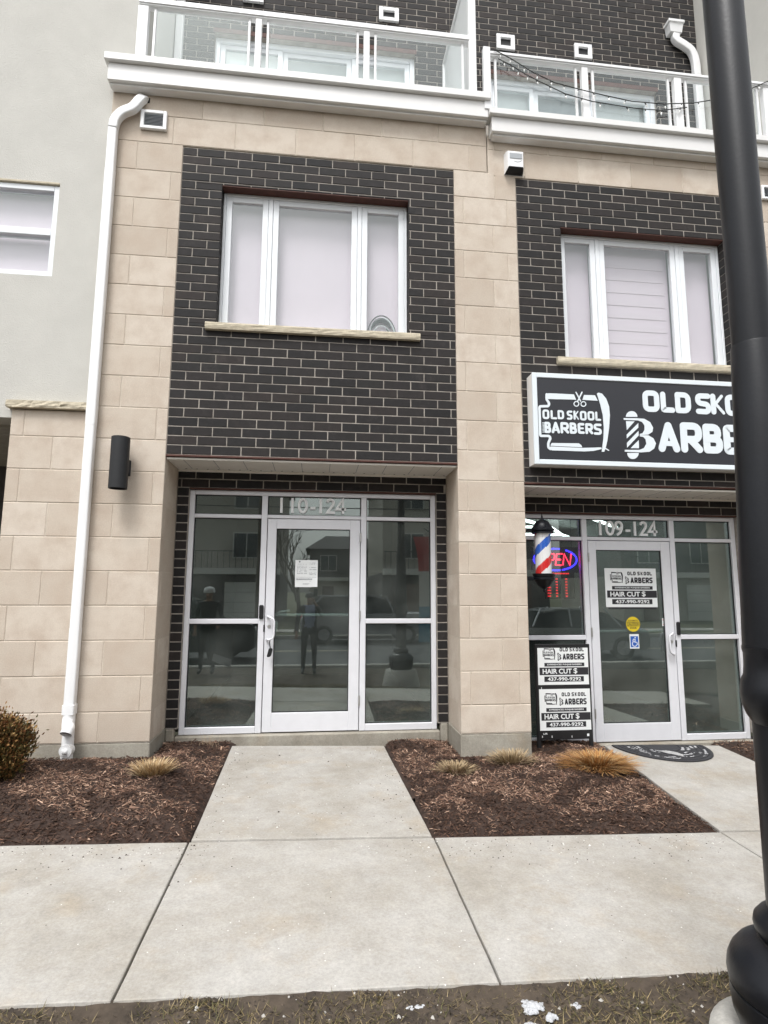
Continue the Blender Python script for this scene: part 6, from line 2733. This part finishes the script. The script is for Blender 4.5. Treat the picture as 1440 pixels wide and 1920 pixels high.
def stand_joints(h, rh, lh, re, le):
    k_ = h / 1.70
    J = dict(pelvis=(0, 0, .94), spine=(0, .0, 1.10), chest=(0, .0, 1.30), neck0=(0, -.01, 1.43), neck=(0, .0, 1.49), head=(0, .02, 1.56), crown=(0, .015, 1.64),
             hipL=(-.09, 0, .90), kneeL=(-.11, .02, .49), ankL=(-.12, -.02, .085), toeL=(-.13, .15, .035),
             hipR=(.09, 0, .90), kneeR=(.11, .02, .49), ankR=(.12, -.02, .085), toeR=(.13, .15, .035),
             shL=(-.18, -.01, 1.38), elL=le, wrL=lh, shR=(.18, -.01, 1.38), elR=re, wrR=rh)
    for s_, wkey in ((-1, 'L'), (1, 'R')):
        w_ = Vector(J['wr' + wkey])
        d = (w_ - Vector(J['el' + wkey])).normalized()
        J['palm' + wkey] = tuple(w_ + d * .06)
        for i in range(4):
            J['f%d%s' % (i, wkey)] = tuple(w_ + d * (.085) + Vector((s_ * (i - 1.5) * .018, (i - 1.5) * .012, 0)))
            J['g%d%s' % (i, wkey)] = tuple(w_ + d * (.135 - .008 * abs(i - 1.2)) + Vector((s_ * (i - 1.5) * .020, .02 + (i - 1.5) * .012, 0)))
        J['t0' + wkey] = tuple(w_ + d * .04 + Vector((-s_ * .035, .02, 0)))
        J['t1' + wkey] = tuple(w_ + d * .08 + Vector((-s_ * .045, .035, 0)))
    rad = dict(pelvis=(.16, .115), spine=(.145, .105), chest=(.165, .11), neck0=.065, neck=.055, head=(.078, .095), crown=(.07, .085), shL=.065, shR=.065, elL=.044, elR=.044, wrL=.028, wrR=.028)
    for w_ in 'LR':
        rad.update({'hip' + w_: .095, 'knee' + w_: .062, 'ank' + w_: .042, 'toe' + w_: .036, 'palm' + w_: (.036, .018), 't0' + w_: .012, 't1' + w_: .009})
        for i in range(4):
            rad['f%d%s' % (i, w_)] = .0095
            rad['g%d%s' % (i, w_)] = .008
    E_ = [('pelvis', 'spine'), ('spine', 'chest'), ('chest', 'neck0'), ('neck0', 'neck'), ('neck', 'head'), ('head', 'crown')]
    for w_ in 'LR':
        E_ += [('pelvis', 'hip' + w_), ('hip' + w_, 'knee' + w_), ('knee' + w_, 'ank' + w_), ('ank' + w_, 'toe' + w_), ('chest', 'sh' + w_), ('sh' + w_, 'el' + w_), ('el' + w_, 'wr' + w_), ('wr' + w_, 'palm' + w_), ('palm' + w_, 't0' + w_), ('t0' + w_, 't1' + w_)]
        for i in range(4):
            E_ += [('palm' + w_, 'f%d%s' % (i, w_)), ('f%d%s' % (i, w_), 'g%d%s' % (i, w_))]
    J = {a: tuple(np.array(b) * k_) for a, b in J.items()}
    rad = {a: (tuple(np.array(b) * k_) if isinstance(b, tuple) else b * k_) for a, b in rad.items()}
    return J, rad, E_


bz = g(1.27, -5.85) - .03
J, rad, E_ = stand_joints(1.66, (.10, .33, 1.49), (-.27, .05, .84), (.27, .16, 1.20), (-.25, -.02, 1.12))
person('person in a blue shirt and dark trousers taking the photograph, facing the house', (1.27, -5.85, bz), J, rad, E_,
       [(lambda c: c.z > 1.40 and abs(c.x) < .13 and c.y < .2, 'skin'), (lambda c: c.z > 1.38 and c.y > .26, 'skin'), (lambda c: c.x < -.2 and c.z < .86, 'skin'), (lambda c: c.z < .10, 'black_matte'), (lambda c: c.z < .95 and abs(c.x) < .21, 'trousers'), (lambda c: abs(c.x) < .10, 'shirt'), (lambda c: True, 'coat_dark')],
       (0, .02, 1.525), 'hair')
ph = thing('phone', 'dark phone raised in the photographer\'s hand', 'phone', (1.388, -5.40, 1.40))
mb = MB()
mb.cbox(1.352, 1.425, -5.402, -5.393, 1.315, 1.468, .004)
mb.build('case', 'black_plastic', ph)

bz2 = g(-.75, -5.6) - .03
J, rad, E_ = stand_joints(1.70, (.24, .20, .98), (-.24, .06, .86), (.26, .0, 1.12), (-.25, -.02, 1.13))
person('person in dark clothes and a pale cap holding a black sign panel', (-.75, -5.6, bz2), J, rad, E_,
       [(lambda c: c.z > 1.43 and abs(c.x) < .13, 'skin'), (lambda c: abs(c.x) > .2 and c.z < .95, 'skin'), (lambda c: c.z < .10, 'black_matte'), (lambda c: c.z < .96, 'trousers'), (lambda c: True, 'coat_dark')],
       (0, .02, 1.565), 'cap_white', True)
spn = thing('sign_panel', 'black yard sign panel held upright by the person in the pale cap', 'sign', (-.45, -5.35, bz2))
mb = MB()
mb.poly([(-.60, bz2 + .28), (-.25, bz2 + .16), (-.12, bz2 + .82), (-.48, bz2 + .94)], -5.36, -5.345)
mb.build('panel', 'black_plastic', spn)
mb = MB()
mb.poly([(-.605, bz2 + .275), (-.255, bz2 + .155), (-.225, bz2 + .30), (-.575, bz2 + .42)], -5.344, -5.3425)
mb.build('pale_strip', 'grey_plastic', spn)
